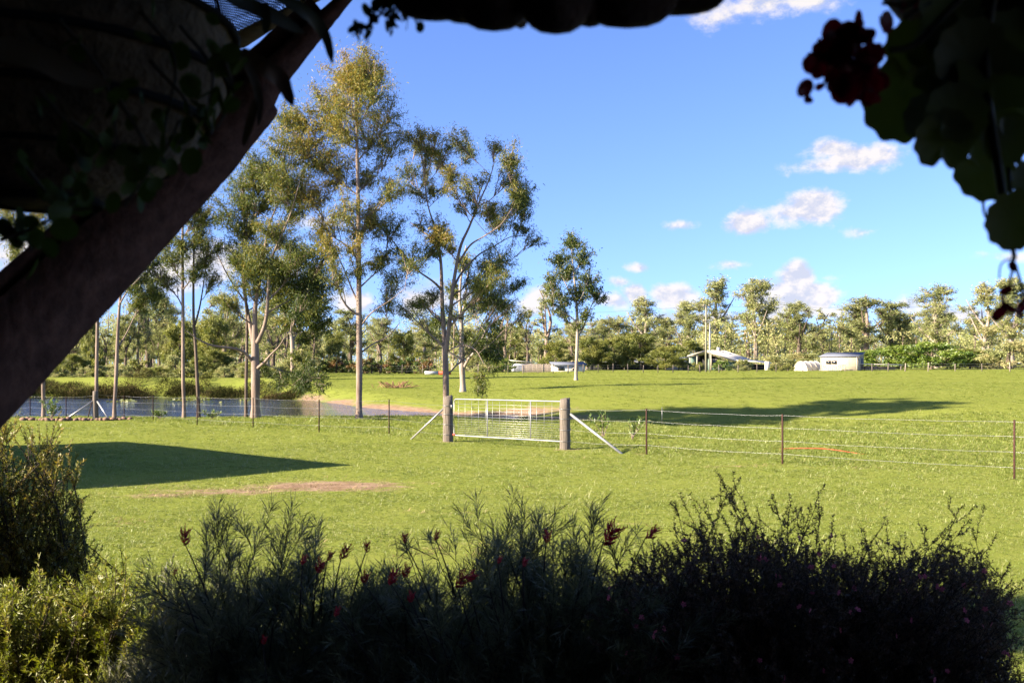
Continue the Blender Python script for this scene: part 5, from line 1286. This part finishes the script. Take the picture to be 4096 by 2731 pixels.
# shade cloth above the beam
def shade_cloth():
    m, nt = new_mat('shade_cloth'); N = nt.nodes.new; L = nt.links.new
    out = N('ShaderNodeOutputMaterial'); tc = N('ShaderNodeTexCoord')
    df = N('ShaderNodeBsdfDiffuse'); df.inputs[0].default_value = (.02, .024, .035, 1); tl = N('ShaderNodeBsdfTranslucent'); tl.inputs[0].default_value = (.02, .024, .04, 1)
    ad = N('ShaderNodeMixShader'); ad.inputs[0].default_value = .4; L(df.outputs[0], ad.inputs[1]); L(tl.outputs[0], ad.inputs[2])
    tr = N('ShaderNodeBsdfTransparent'); mx = N('ShaderNodeMixShader')
    prev = None
    for dr in ('X', 'Y'):
        w = N('ShaderNodeTexWave'); w.wave_type = 'BANDS'; w.bands_direction = dr; w.inputs['Scale'].default_value = 95; L(tc.outputs['UV'], w.inputs[0])
        gt = N('ShaderNodeMath'); gt.operation = 'GREATER_THAN'; L(w.outputs['Fac'], gt.inputs[0]); gt.inputs[1].default_value = .2
        if prev is None: prev = gt.outputs[0]
        else:
            mm = N('ShaderNodeMath'); mm.operation = 'MULTIPLY'; L(prev, mm.inputs[0]); L(gt.outputs[0], mm.inputs[1]); prev = mm.outputs[0]
    L(prev, mx.inputs[0]); L(ad.outputs[0], mx.inputs[1]); L(tr.outputs[0], mx.inputs[2]); L(mx.outputs[0], out.inputs[0])
    a = np.array([P(190, 46, 1.95), P(262, 23, 1.98), P(340, -12, 2.02), P(380, -90, 1.85), P(150, -90, 1.75)])
    root = thing('shade_cloth', tuple(a[0]), 'fine mesh shade cloth above the beam, its hem coloured as if sunlit', 'cloth')
    g = G(); slab(g, a, (0, 1, .1), .0015); o = part('mesh_sheet', g, m, root)
    uv = o.data.uv_layers.new(name='UVMap'); co = np.array([v.co for v in o.data.vertices])
    uv.data.foreach_set('uv', np.array([[co[l.vertex_index][0], co[l.vertex_index][2]] for l in o.data.loops]).ravel())
    g = G(); h = np.array([P(190, 62, 1.93), P(246, 46, 1.95), P(292, 16, 1.98), P(330, -6, 2.0), P(326, -15, 2.02), P(288, 6, 1.99), P(240, 30, 1.96), P(190, 44, 1.94)])
    slab(g, h, (0, 1, .1), .004); part('hem', g, M_solid('hem_sun_tint', (.30, .24, .13), .9, .2, scale=60, stretch=(1, 1, 4), transl=.5), root)  # tan colour puts sunlight into the lower edge of the cloth
shade_cloth()

COIR = M_solid('coir_liner', (.050, .034, .018), .98, .6, scale=22, bump=.8)
FELT = M_solid('felt_liner', (.050, .032, .024), .98, .5, scale=30, bump=.6)
BWIRE = M_solid('black_wire', (.008, .008, .008), .95, .2, spec=.05)
STRAP = M_leaf('strap_leaf', [(.014, .016, .006), (.030, .034, .010), (.045, .022, .012)], trans=.12, gloss=.06)
STRAPW = M_solid('pale_leaf_stalk', (.16, .17, .16), .6, .2, scale=20)
VINE = M_leaf('vine_leaf', [(.016, .026, .006), (.032, .050, .010), (.048, .068, .012)], trans=.25, gloss=.008)
def bowl(c, R_, H, n=28, m=9, bulge=0.0, jit=.02, seed=0):
    """hanging basket shell: rim at c, bottom H below"""
    rr = np.random.default_rng(seed); V = []
    for j in range(m):
        t = j / (m - 1); rad = R_ * math.sqrt(max(.0, 1 - (t * .98) ** 2)); rad = rad * (1 + bulge * math.cos(j * math.pi))
        for i in range(n):
            a = 2 * np.pi * i / n; q = 1 + rr.normal(0, jit); V.append((c[0] + rad * q * math.cos(a), c[1] + rad * q * math.sin(a), c[2] - H * t))
    i = (np.arange(m - 1)[:, None] * n + np.arange(n)); j = (np.arange(m - 1)[:, None] * n + (np.arange(n) + 1) % n)
    g = G(); g.add(np.array(V), [np.stack([i, i + n, j + n, j], -1).reshape(-1, 4), ((m - 1) * n + np.arange(n))[None, ::-1], np.arange(n)[None]]); return g
def ring_part(root, c, R_, z, r, name='wire_ring'):
    a = np.linspace(0, 2 * np.pi, 33); g = G(); tube(g, np.stack([c[0] + R_ * np.cos(a), c[1] + R_ * np.sin(a), np.full(33, z)], 1), r, 5, False); return part(name, g, BWIRE, root)
def hanger(root, c, R_, z):
    for k in range(3):
        a = k * 2.094 + .5; g = G(); tube(g, np.array([[c[0] + R_ * math.cos(a), c[1] + R_ * math.sin(a), z], [c[0], c[1], CZ + .96]]), .002, 4, False); part('hanger_wire', g, BWIRE, root)

# large basket upper left
bc = P(42, 22, .92); R0 = .170; H0 = .168
root = thing('hanging_basket', (bc[0], bc[1], bc[2] - H0), 'large dark coir-lined hanging basket at the upper left corner', 'basket')
part('liner', bowl(bc, R0, H0, 36, 14, .012, .012, 1), COIR, root, smooth=True)
for t in (.02, .28, .52, .76):
    ring_part(root, bc, R0 * math.sqrt(1 - t * t) * 1.02, bc[2] - H0 * t, .004)
ring_part(root, bc, R0 * .30, bc[2] - H0 * .985, .004)
hanger(root, bc, R0, bc[2])
g = bowl(bc + [0, 0, .075], R0 * .8, .08, 24, 6, .05, .06, 3); part('potting_mix', g, COIR, root, smooth=True)

def leaf_disc(name, mat, lobes=0, amp=.08, cup=.12, n=20, asp=1.0, notch=False):
    a = np.linspace(0, 2 * np.pi, n, endpoint=False); r_ = 1 + amp * np.cos(lobes * a)
    if notch: r_ = r_ * (1 - .38 * np.exp(-((np.angle(np.exp(1j * (a - 1.5 * np.pi)))) / .22) ** 2))
    V = [(0, 0, -cup)]
    for f in (.55, 1.0):
        V += [(f * x * math.cos(t) * asp, f * x * math.sin(t), cup * (f * f - 1) + .012 * f * math.cos(lobes * t)) for t, x in zip(a, r_)]
    i = np.arange(n); j = (i + 1) % n; g = G(); g.add(np.array(V), [np.stack([np.zeros(n, int), 1 + i, 1 + j], 1), np.stack([1 + i, 1 + n + i, 1 + n + j, 1 + j], 1)]); return g.mesh(name, (0, 0, 0), mat, True, True)
SMALL = leaf_disc('leaf', VINE, 0, 0, .15, 8, .75)

def facing(rr, tilt=.5):
    """rotation that turns a leaf's +z roughly to the camera (-y)"""
    return Euler((math.pi / 2 + rr.normal(0, tilt), rr.normal(0, tilt), rr.uniform(0, 6.28))).to_matrix()
def trailing(name, label, cat, stems, mesh, size, per, seed, mat_stem, sr=.0016, tilt=.7):
    rr = np.random.default_rng(seed); root = thing(name, tuple(stems[0][0]), label, cat)
    for s in stems:
        p = smooth_path(np.array(s), 18); g = G(); tube(g, p, np.linspace(sr, sr * .5, 18), 4, False); part('stem', g, mat_stem, root)
        for k in range(per):
            i = rr.integers(2, 18); sz = size * rr.uniform(.6, 1.25)
            piece('leaf', mesh, root, p[i] + rr.normal(0, size * .9, 3), facing(rr, tilt), (sz, sz, sz))
    return root
rr = np.random.default_rng(31); stems = []
for (x0, y0, x1, y1, x2, y2) in [(60, 20, 105, 80, 118, 150), (140, 10, 175, 60, 165, 128), (180, 25, 212, 70, 205, 122), (70, 120, 110, 150, 145, 175), (20, 160, 60, 205, 95, 208), (0, 240, 45, 222, 92, 190),
                                (150, 60, 190, 110, 175, 150), (40, 90, 75, 140, 60, 190), (225, 60, 232, 95, 216, 130), (120, 100, 150, 160, 125, 205), (180, 120, 165, 150, 140, 180), (4, 225, 20, 232, 32, 250)]:
    d = .70 + rr.uniform(0, .06); stems.append([P(x0, y0, d), P(x1, y1, d + .01), P(x2, y2, d + rr.uniform(0, .04))])
trailing('trailing_vine', 'small-leaved green vine trailing over the large basket and beam', 'vine', stems, SMALL, .0095, 9, 32, M_solid('vine_stem', (.03, .025, .015), .8, .2))

def strap(root, pts, w, mat, D, tw=.3, name='strap_leaf', tint=.4):
    p = smooth_path(np.array([P(x, y, d) for x, y, d in pts]), 20); t = nrm(np.gradient(p, axis=0)); s = nrm(np.cross(t, np.array([0, 1., 0]))); n = np.cross(s, t)
    ww = w * np.interp(np.linspace(0, 1, 20), [0, .15, .6, .9, 1], [.7, 1, 1, .6, .08])[:, None]
    V = np.concatenate([p - s * ww, p + n * ww * tw, p + s * ww]); i = np.arange(19); g = G()
    g.add(V, [np.stack([i, i + 1, i + 21, i + 20], 1), np.stack([i + 20, i + 21, i + 41, i + 40], 1)], tint); part(name, g, mat, root, smooth=True, tint=True)
root = thing('strap_leaved_plant', tuple(P(215, -10, .78)), 'plant with long arching strap leaves hanging over the beam top', 'plant')
strap(root, [(225, -6, .78), (250, 5, .79), (274, 16, .8), (304, 33, .82)], .0062, STRAP, .8)
strap(root, [(262, -14, .78), (292, 3, .79), (312, 17, .8), (326, 37, .82), (332.5, 64, .84)], .0050, STRAP, .8)
strap(root, [(240, 52, .80), (262, 66, .80), (280, 78, .81), (287, 92, .82), (293, 106, .83)], .0068, STRAP, .8, tint=.8)
strap(root, [(230, 42, .79), (246, 62, .79), (257, 88, .80), (260, 108, .80), (258, 126, .81)], .0034, STRAPW, .8)
strap(root, [(256, 100, .80), (251, 118, .80), (243, 146, .81)], .0036, STRAP, .8, tint=.9)
strap(root, [(-10, 46, .66), (40, 58, .67), (75, 76, .68), (110, 84, .69)], .0085, STRAP, .8, tint=.75)
strap(root, [(264, 2, .79), (266, 20, .79), (265, 34, .8)], .004, STRAP, .8)

# scalloped basket at the top centre
bc = P(548, -128, .80); R0 = .165; H0 = .085
root = thing('hanging_basket', (bc[0], bc[1], bc[2] - H0), 'felt-lined hanging basket with scalloped flaps at the top centre', 'basket')
part('liner', bowl(bc, R0, H0, 36, 10, .01, .02, 5), FELT, root, smooth=True)
for (cx, by, w, lf) in [(436, 18.5, 40, 0), (470, 21.5, 34, .004), (494, 28.5, 34, -.012), (521, 26, 9, .006), (556, 31.5, 32, -.016), (590, 24.5, 18, .004), (628, 25.5, 44, -.010), (676, 13, 44, .003)]:
    # a sagging flap: a rounded pouch of felt
    D = .80 - math.sqrt(max(.01, .155 ** 2 - ((cx - 548) / F * .8) ** 2)) * .9 + lf; n = 14; V = []
    for j in range(8):
        t = j / 7; th = max(0., (t - .25) / .75) * np.pi / 2
        half = 1.18 * w * max(.02, math.cos(th)) ** .75; yy = -40 + 30 * min(1, t / .25) + (by + 10) * math.sin(th)
        for i in range(n):
            u = -1 + 2 * i / (n - 1); bulge = .02 * math.cos(u * np.pi / 2) * math.cos(t * np.pi / 2)
            V.append(P(cx + u * half, yy, D - bulge))
    i = (np.arange(7)[:, None] * n + np.arange(n - 1)).ravel(); g = G(); A = np.array(V); B = A + np.array([0, .006, 0]); g.add(np.concatenate([A, B]), [np.stack([i, i + 1, i + n + 1, i + n], 1), np.stack([i + 8 * n + n, i + 8 * n + n + 1, i + 8 * n + 1, i + 8 * n], 1), np.array([[0 + k * n, (k + 1) * n, (k + 1) * n + 8 * n, k * n + 8 * n] for k in range(7)]), np.array([[n - 1 + k * n, n - 1 + k * n + 8 * n, n - 1 + (k + 1) * n + 8 * n, n - 1 + (k + 1) * n] for k in range(7)])])
    part('liner_flap', g, FELT, root, smooth=True)
ring_part(root, bc, R0 * 1.01, bc[2], .004); hanger(root, bc, R0, bc[2])
rr = np.random.default_rng(41); stems = []
for q in [((392, -20), (380, 15), (362, 30), (352, 36)), ((385, -10), (372, 18), (366, 32), (368, 44)), ((398, -15), (398, 12), (388, 26), (386, 30)), ((410, -10), (412, 10), (416, 22), (418, 27)), ((378, -10), (376, 8), (392, 20), (398, 28)), ((395, -10), (384, 10), (368, 24), (358, 34)), ((424, -8), (418, 8), (406, 16), (402, 22)), ((388, -12), (386, 6), (380, 14), (372, 20))]:
    stems.append([P(x, y, .72) for x, y in q])
trailing('hanging_sprig', 'leafy sprig with small oval leaves hanging beside the scalloped basket', 'plant', stems, leaf_disc('leaf', VINE, 0, 0, .12, 10, .58), .0046, 7, 42, M_solid('vine_stem', (.03, .025, .015), .8, .2), .0012, .6)

# geranium at the upper right
GER = M_leaf('geranium_leaf', [(.035, .046, .010), (.065, .085, .016), (.10, .12, .022)], trans=.3, gloss=.04)
PET = M_leaf('geranium_petal', [(.03, .006, .008), (.12, .010, .016), (.26, .016, .026)], trans=.45, gloss=.03)
root = thing('hanging_geranium', tuple(P(1010, -20, .66)), 'geranium with big round leaves and a dark red flower head, upper right', 'plant')
BIG = leaf_disc('leaf', GER, 11, .045, .14, 66, 1.0, True)
rr = np.random.default_rng(51)
gl_ = [(916, 50, 31), (904, 99, 41), (944, 140, 29), (985, 170, 31), (1015, 220, 29), (957, 30, 36), (988, 18, 37), (1000, 74, 40), (966, 88, 36), (994, 116, 34), (958, 112, 30), (1022, 42, 38), (1024, 108, 36), (972, 56, 36), (1006, 140, 24), (940, 60, 34), (1030, 10, 40), (950, 0, 30), (1034, 180, 22), (930, 118, 26)]
for k, (x, y, r_) in enumerate(gl_):
    D = .60 + rr.uniform(0, .08); s = r_ / F * D * 1.04
    R_ = Euler((math.pi / 2 + rr.normal(0, .16), rr.normal(0, .16), 0)).to_matrix() @ Euler((0, 0, rr.uniform(0, 6.28))).to_matrix()
    lf = piece('leaf', BIG, root, P(x, y, D), R_, (s, s, s))
    g = G(); p = P(x, y, D + .008); q = P(1000 + rr.normal(0, 15), max(-40, y - 60 - rr.uniform(0, 50)), .72); tube(g, bez(p, (p + q) / 2 + [0, .01, .01], q, 8), .0016, 5, False); part('leaf_stalk', g, M_solid('geranium_stalk', (.02, .02, .008), .7, .2), root)
for k, (pp, r_) in enumerate([([(905, 18), (915, 12), (930, 2)], .0018), ([(983, 200), (984, 212), (988, 220), (996, 226)], .0010), ([(1012, 246), (1014, 256), (1012, 262)], .0016), ([(1014, 262), (1010, 280), (1006, 296)], .0010), ([(1016, 266), (1022, 290), (1022, 306)], .0010), ([(1010, 258), (1001, 264), (999, 278)], .0006),
                              ([(940, -6), (918, 0), (896, 4), (882, 3)], .0012), ([(915, 2), (905, 8), (898, 6)], .0010), ([(925, 2), (922, 10), (926, 14)], .0010), ([(1000, -40), (985, 60), (1000, 180), (1012, 250)], .003), ([(1000, -40), (940, 20), (915, 45), (890, 50)], .0022)]):
    g = G(); tube(g, smooth_path(np.array([P(x, y, .63) for x, y in pp]), 12), r_, 5, False); part('stem', g, M_solid('geranium_stalk', (.02, .02, .008), .7, .2), root)
PETAL = leaf_disc('petal', PET, 2, .06, .25, 12, .85)
fh = []
for (x, y, r_, ti) in [(856, 24, 10, .3), (885, 25, 10, .3), (833, 39, 14, .1), (810, 62, 8, .1), (806, 90, 8.5, .0), (848, 92, 16, .95), (866, 40, 11, .3), (841, 56, 13, .1), (874, 52, 13, .3), (822, 69, 9, .1), (820, 86, 4, .2), (858, 75, 12, .6), (828, 52, 10, .0), (878, 78, 11, .5), (845, 74, 9, .4), (862, 60, 11, .2), (818, 48, 8, .1), (870, 96, 8, .8), (808, 100, 4, 0), (838, 66, 14, .3), (856, 48, 13, .2), (830, 78, 10, .3), (868, 66, 12, .4), (850, 36, 11, .1), (820, 58, 10, .1), (858, 86, 11, .8), (842, 84, 10, .7)]:
    for k in range(3):
        D = .61 + rr.uniform(0, .03); s = r_ / F * D * rr.uniform(.95, 1.3); a = rr.uniform(0, 6.28); o_ = r_ * .35
        piece('petal', PETAL, root, P(x + o_ * math.cos(a), y + o_ * math.sin(a), D), facing(rr, .5), (s, s, s))
for (x, y, r_) in [(895, 4, 3), (903, 7, 3.5), (918, 4, 4), (1013, 266, 5), (1006, 290, 5), (1003, 301, 8), (1000, 312, 7), (1009, 307, 6), (1022, 306, 7), (1020, 314, 5), (995, 318, 4)]:
    D = .63; s = r_ / F * D; piece('bud', PETAL, root, P(x, y, D), facing(rr, .8), (s, s * 1.5, s))
bc = P(1075, -75, .70)
root = thing('hanging_basket', (bc[0], bc[1], bc[2] - .1), 'dark basket mostly above the frame that holds the geranium', 'basket')
part('liner', bowl(bc, .13, .10, 24, 8, 0, .02, 7), COIR, root, smooth=True); ring_part(root, bc, .132, bc[2], .004); hanger(root, bc, .13, bc[2])

# ------------------------------------------------------------------ shrubs in front of the veranda
def seg_pts(path, t):
    n = path.shape[1]; x = np.clip(t, 0, .9999) * (n - 1); i = x.astype(int); f = (x - i)[..., None]
    b = np.arange(len(path))[:, None]; return path[b, i] * (1 - f) + path[b, np.minimum(i + 1, n - 1)] * f
def shrub(name, label, outline, base, drange, nst, nbr, nleaf, leaf, blen, ang, mat, stem_mat, seed, lo=.35, stem_r=.006, tint=(.2, .8), cat='shrub', dense=1.0, fillrows=(0., 1.0), drop=4, bias=.9, lift=.45, spikes=()):
    """outline: (px, py) of the upper edge; base: (px, D) of the root on the ground"""
    r = np.random.default_rng(seed); ox = np.array([o[0] for o in outline]); oy = np.array([o[1] for o in outline])
    px = r.uniform(ox[0], ox[-1], nst); top = np.interp(px, ox, oy); u = r.random(nst) ** bias
    py = top + drop + u * (fillrows[1] * (690 - top)); D = r.uniform(*drange, nst)
    k = len(spikes)
    if k: px[:k] = [s[0] for s in spikes]; py[:k] = [s[1] + drop * .55 for s in spikes]; D[:k] = np.mean(drange) + r.normal(0, .1, k)
    tgt = np.stack([(px - 512) / F * D, D, CZ + (HOR - py) / F * D], 1)
    B0 = np.array([(base[0] - 512) / F * base[1], base[1], 0.]); bb = B0 + np.stack([r.normal(0, .22, nst) + (tgt[:, 0] - B0[0]) * .45, r.normal(0, .12, nst), np.zeros(nst)], 1)
    bb[:, 2] = ground(bb[:, 0], bb[:, 1]) - .02
    mid = bb * .45 + tgt * .55 + np.array([0, 0, .12]) + r.normal(0, .05, (nst, 3)); mid[:, :2] = mid[:, :2] * .5 + bb[:, :2] * .5 
    t = np.linspace(0, 1, 10)[None, :, None]; path = (1 - t) ** 2 * bb[:, None] + 2 * t * (1 - t) * mid[:, None] + t * t * tgt[:, None]
    gw, gl = G(), G()
    V, f = tubes(path, np.broadcast_to(np.linspace(stem_r, stem_r * .3, 10), (nst, 10)), 4); gw.add(V, f)
    tb = r.uniform(lo, 1.0, (nst, nbr)); tb[:, 0] = .985
    p0 = seg_pts(path, tb); dirp = nrm(seg_pts(path, np.minimum(tb + .05, .9999)) - seg_pts(path, tb - .08))
    d = nrm(dirp + ang * r.normal(size=p0.shape) + np.array([0, 0, lift])); d[:, 0] = dirp[:, 0]
    bl = blen * r.uniform(.5, 1.25, (nst, nbr))[..., None]
    bl[:, 0] *= .8
    p2 = p0 + d * bl; p1 = p0 + d * bl * .5 + r.normal(0, .006, p0.shape)
    bp = np.stack([p0, p1, p2], 2).reshape(-1, 3, 3)
    V, f = tubes(bp, np.broadcast_to(np.array([.0024, .0018, .0008]) * (stem_r / .006), (len(bp), 3)), 3); gw.add(V, f)
    tl = r.uniform(.05, 1.0, (len(bp), nleaf)); pos = seg_pts(bp, tl); bd = nrm(bp[:, 2] - bp[:, 0])[:, None]
    ld = nrm(bd * leaf[2] + rdir(r, pos.shape[0] * nleaf).reshape(pos.shape))
    ti = np.clip(r.uniform(*tint, (len(bp), 1)) + r.normal(0, .12, tl.shape), 0, 1)
    n = pos.shape[0] * nleaf
    leaves(gl, pos.reshape(-1, 3), ld.reshape(-1, 3), leaf[0] * r.uniform(.6, 1.25, n), leaf[1] * r.uniform(.7, 1.2, n), ti.ravel(), r)
    B0[2] = float(ground(B0[:1], B0[1:2])[0])
    root = thing(name, tuple(B0), label, cat)
    part('stems', gw, stem_mat, root); part('foliage', gl, mat, root, tint=True)
    return root, bp
NEEDLE = M_leaf('grevillea_needles', [(.060, .066, .028), (.120, .120, .050), (.18, .17, .07)], trans=.4, gloss=.06)
TEA = M_leaf('tea_tree_leaves', [(.045, .030, .014), (.085, .060, .026), (.14, .075, .040)], trans=.25, gloss=.04)
GOLD = M_leaf('golden_shrub_leaves', [(.07, .09, .012), (.15, .155, .022), (.24, .19, .036), (.30, .19, .045)], trans=.35, gloss=.05)
GOLDL = M_leaf('lime_shrub_leaves', [(.08, .11, .012), (.15, .18, .02), (.22, .235, .032), (.25, .18, .045)], trans=.35, gloss=.05)
DKW = M_solid('shrub_wood', (.035, .026, .020), .9, .3, scale=20)
TWIG = M_solid('tea_tree_wood', (.016, .011, .010), .9, .3, scale=20)

lshrub, _ = shrub('melaleuca_shrub', 'upright fine-leaved shrub at the left edge with a sunlit golden top', [(-70, 440), (-20, 428), (10, 424), (40, 430), (62, 440), (74, 470), (80, 510), (84, 560), (80, 600)], (-10, 4.9), (4.6, 5.2), 300, 14, 40, (.020, .0048, .9), .15, .5, GOLD, DKW, 61, lo=.3, fillrows=(0, .78))
shrub('melaleuca_shrub', 'low yellow-green shrub in sunlight at the lower left corner', [(-60, 600), (0, 590), (40, 578), (80, 596), (100, 570), (130, 584), (160, 606), (200, 612), (235, 640), (255, 676)], (90, 4.1), (3.85, 4.4), 330, 14, 34, (.027, .0046, 1.0), .15, .5, GOLDL, DKW, 62, lo=.3)
shrub('melaleuca_shrub', 'unseen shrub added left of the view to shade the edge shrub', [(-300, 440), (-240, 415), (-180, 405), (-110, 415), (-85, 450)], (-190, 4.7), (4.2, 5.1), 420, 14, 30, (.036, .014, .9), .17, .5, GOLD, DKW, 66, lo=.25)  # added out of view to darken the body of the neighbouring shrub
_r = np.random.default_rng(90); _c = [(-3.75 + _r.normal(0, .3), 4.6 + _r.normal(0, .35), 3.9 + _r.normal(0, .25), .34, .34, .28, .5) for _ in range(14)]
_gw, _gl = gum_geo(_r, [np.array([(-4.2, 4.4, .3, .06), (-4.1, 4.45, 2.0, .045), (-3.8, 4.6, 3.6, .025)])], _c, (.09, .04), .9)
_t = thing('shadow_tree', (-4.2, 4.4, .4), 'small unseen tree added past the left edge to shadow the lawn', 'tree'); part('trunk', _gw, BARK_D, _t, smooth=True); part('crown', _gl, LEAF_BRIGHT, _t, tint=True)  # added out of view so its crown shadows the lawn at lower right
gsp = [(218, 506), (249, 512), (262, 506), (300, 510), (316, 516), (286, 516), (228, 530), (205, 536)]
gv1, b1 = shrub('grevillea', 'dark needle-leaved grevillea, left and taller of the two, with red flowers', [(95, 680), (130, 640), (148, 600), (152, 555), (175, 540), (200, 526), (218, 512), (245, 520), (270, 535), (285, 522), (310, 522), (322, 540), (345, 552), (380, 545), (420, 548)], (280, 3.2), (2.75, 3.6), 420, 13, 36, (.056, .0027, 1.25), .13, .45, NEEDLE, DKW, 63, lo=.35, drop=48, stem_r=.0034, spikes=gsp)
gsp2 = [(508, 505), (522, 503), (540, 508), (558, 506), (575, 520), (592, 506), (480, 512), (470, 520), (438, 532), (412, 535), (450, 528), (615, 528), (650, 540)]
gv2, b2 = shrub('grevillea', 'dark needle-leaved grevillea in the bottom middle with red flowers', [(330, 575), (380, 548), (410, 540), (440, 536), (470, 524), (500, 514), (520, 510), (560, 514), (590, 516), (605, 540), (640, 545), (680, 548), (720, 570)], (520, 3.2), (2.7, 3.6), 480, 13, 36, (.056, .0027, 1.25), .13, .45, NEEDLE, DKW, 64, lo=.35, drop=48, stem_r=.0034, spikes=gsp2)
tsp = [(724, 483), (732, 503), (725, 500), (678, 510), (690, 512), (745, 506), (816, 503), (788, 512), (778, 512), (830, 535), (876, 532), (866, 540), (888, 540), (957, 514), (948, 532), (962, 528), (975, 535), (985, 548), (1003, 572), (1012, 590), (1016, 610), (900, 548), (935, 538), (760, 520), (806, 520), (700, 520), (710, 514), (820, 515)]
tt, b3 = shrub('tea_tree', 'dark twiggy tea-tree shrub with tiny pink flowers, bottom right', [(600, 590), (640, 560), (680, 545), (710, 532), (740, 528), (770, 545), (800, 548), (830, 560), (870, 562), (910, 560), (950, 555), (975, 565), (995, 590), (1006, 620), (1000, 660), (1010, 690)], (800, 3.3), (2.7, 3.7), 1250, 16, 40, (.0115, .0034, .8), .10, .75, TEA, TWIG, 65, lo=.35, drop=4, stem_r=.0028, bias=1.25, spikes=tsp, lift=.25)

# flowers
RED = M_leaf('grevillea_flower', [(.30, .010, .03), (.58, .03, .06), (.70, .08, .11)], trans=.55, gloss=.05)
def spider_flower(seed):
    rr = np.random.default_rng(seed); g = G(); n = 34
    for k in range(n):
        t = rr.random(); p = np.array([0, 0, t]) + rr.normal(0, .05, 3); a = rr.uniform(0, 6.28); o = np.array([math.cos(a), math.sin(a), .5])
        tube(g, np.array([p, p + o * .28 + [0, 0, .05], p + o * .42 + [0, 0, .22], p + o * .34 + [0, 0, .36]]), np.array([.045, .035, .022, .015]), 4, False, tint=rr.random())
    return g.mesh('flower', (0, 0, 0), RED, False, True)
FL = [spider_flower(k) for k in range(3)]
rr = np.random.default_rng(71)
for rt, lst in ((gv1, [(188, 537, 14, .2), (345, 553, 13, .5), (321, 566, 12, .4), (369, 547, 9, .1), (305, 560, 8, .3), (265, 640, 7, .3), (330, 555, 8, .5), (176, 572, 6, .3)]),
                (gv2, [(610, 533, 20, .6), (650, 532, 13, .8), (549, 537, 10, .2), (460, 578, 15, .7), (394, 578, 13, .4), (407, 571, 11, .4), (406, 538, 8, .2), (438, 536, 8, .3), (365, 577, 10, .5), (470, 575, 10, .8), (500, 560, 6, .4), (412, 597, 9, .3), (525, 562, 7, .4), (338, 612, 8, .3)])):
    for k, (x, y, s_, lean) in enumerate(lst):
        D = 2.56 + rr.uniform(0, .10); s = s_ / F * D * .95
        q0 = P(x - s_ * .3, y + s_ * .5, D); q1 = P(x + (LOC[rt.name][0] / LOC[rt.name][1] * F + 512 - x) * .22, y + 62, D + .22); g = G(); tube(g, bez(q1, (q0 + q1) / 2 + [0, 0, .02], q0 + [0, 0, s * .2], 7), np.linspace(.003, .0014, 7), 4, False); part('flower_stalk', g, DKW, rt)
        piece('flower', FL[k % 3], rt, P(x - s_ * .3, y + s_ * .5, D), Euler((rr.normal(0, .2), lean, rr.uniform(0, 6.28))).to_matrix() if False else Euler((.15, lean, 0)).to_matrix(), (s, s, s * 1.05))
PINK = M_solid('tea_tree_petal', (.50, .10, .14), .7, .4, scale=90, transl=.3)
def pink_flower():
    g = G()
    for k in range(5):
        a = k * 2 * np.pi / 5; c, s = math.cos(a), math.sin(a); L_ = np.array([[.15, 0, 0], [.6, -.36, .1], [1.0, -.22, .18], [1.0, .22, .18], [.6, .36, .1]])
        g.add(np.stack([L_[:, 0] * c - L_[:, 1] * s, L_[:, 0] * s + L_[:, 1] * c, L_[:, 2]], 1), [np.array([[0, 1, 2, 3, 4]])])
    g.add(np.array([(.28 * math.cos(a), .28 * math.sin(a), .06) for a in np.arange(6) * np.pi / 3]), [np.arange(6)[None]])
    return g.mesh('flower', (0, 0, 0), PINK, False)
PF = pink_flower(); ends = b3[:, 2]
pr = np.stack([512 + ends[:, 0] / ends[:, 1] * F, HOR - (ends[:, 2] - CZ) / ends[:, 1] * F], 1)
okk = np.where((pr[:, 0] > 590) & (pr[:, 0] < 1015) & (pr[:, 1] > 530) & (pr[:, 1] < 682) & (ends[:, 1] < 2.78))[0]
for i in rr.choice(okk, min(64, len(okk)), replace=False):
    s = rr.uniform(.0065, .0095); piece('flower', PF, tt, ends[i] + [0, -.012, 0], Euler((math.pi / 2 + rr.normal(0, .7), rr.normal(0, .7), rr.uniform(0, 6))).to_matrix(), (s, s, s))
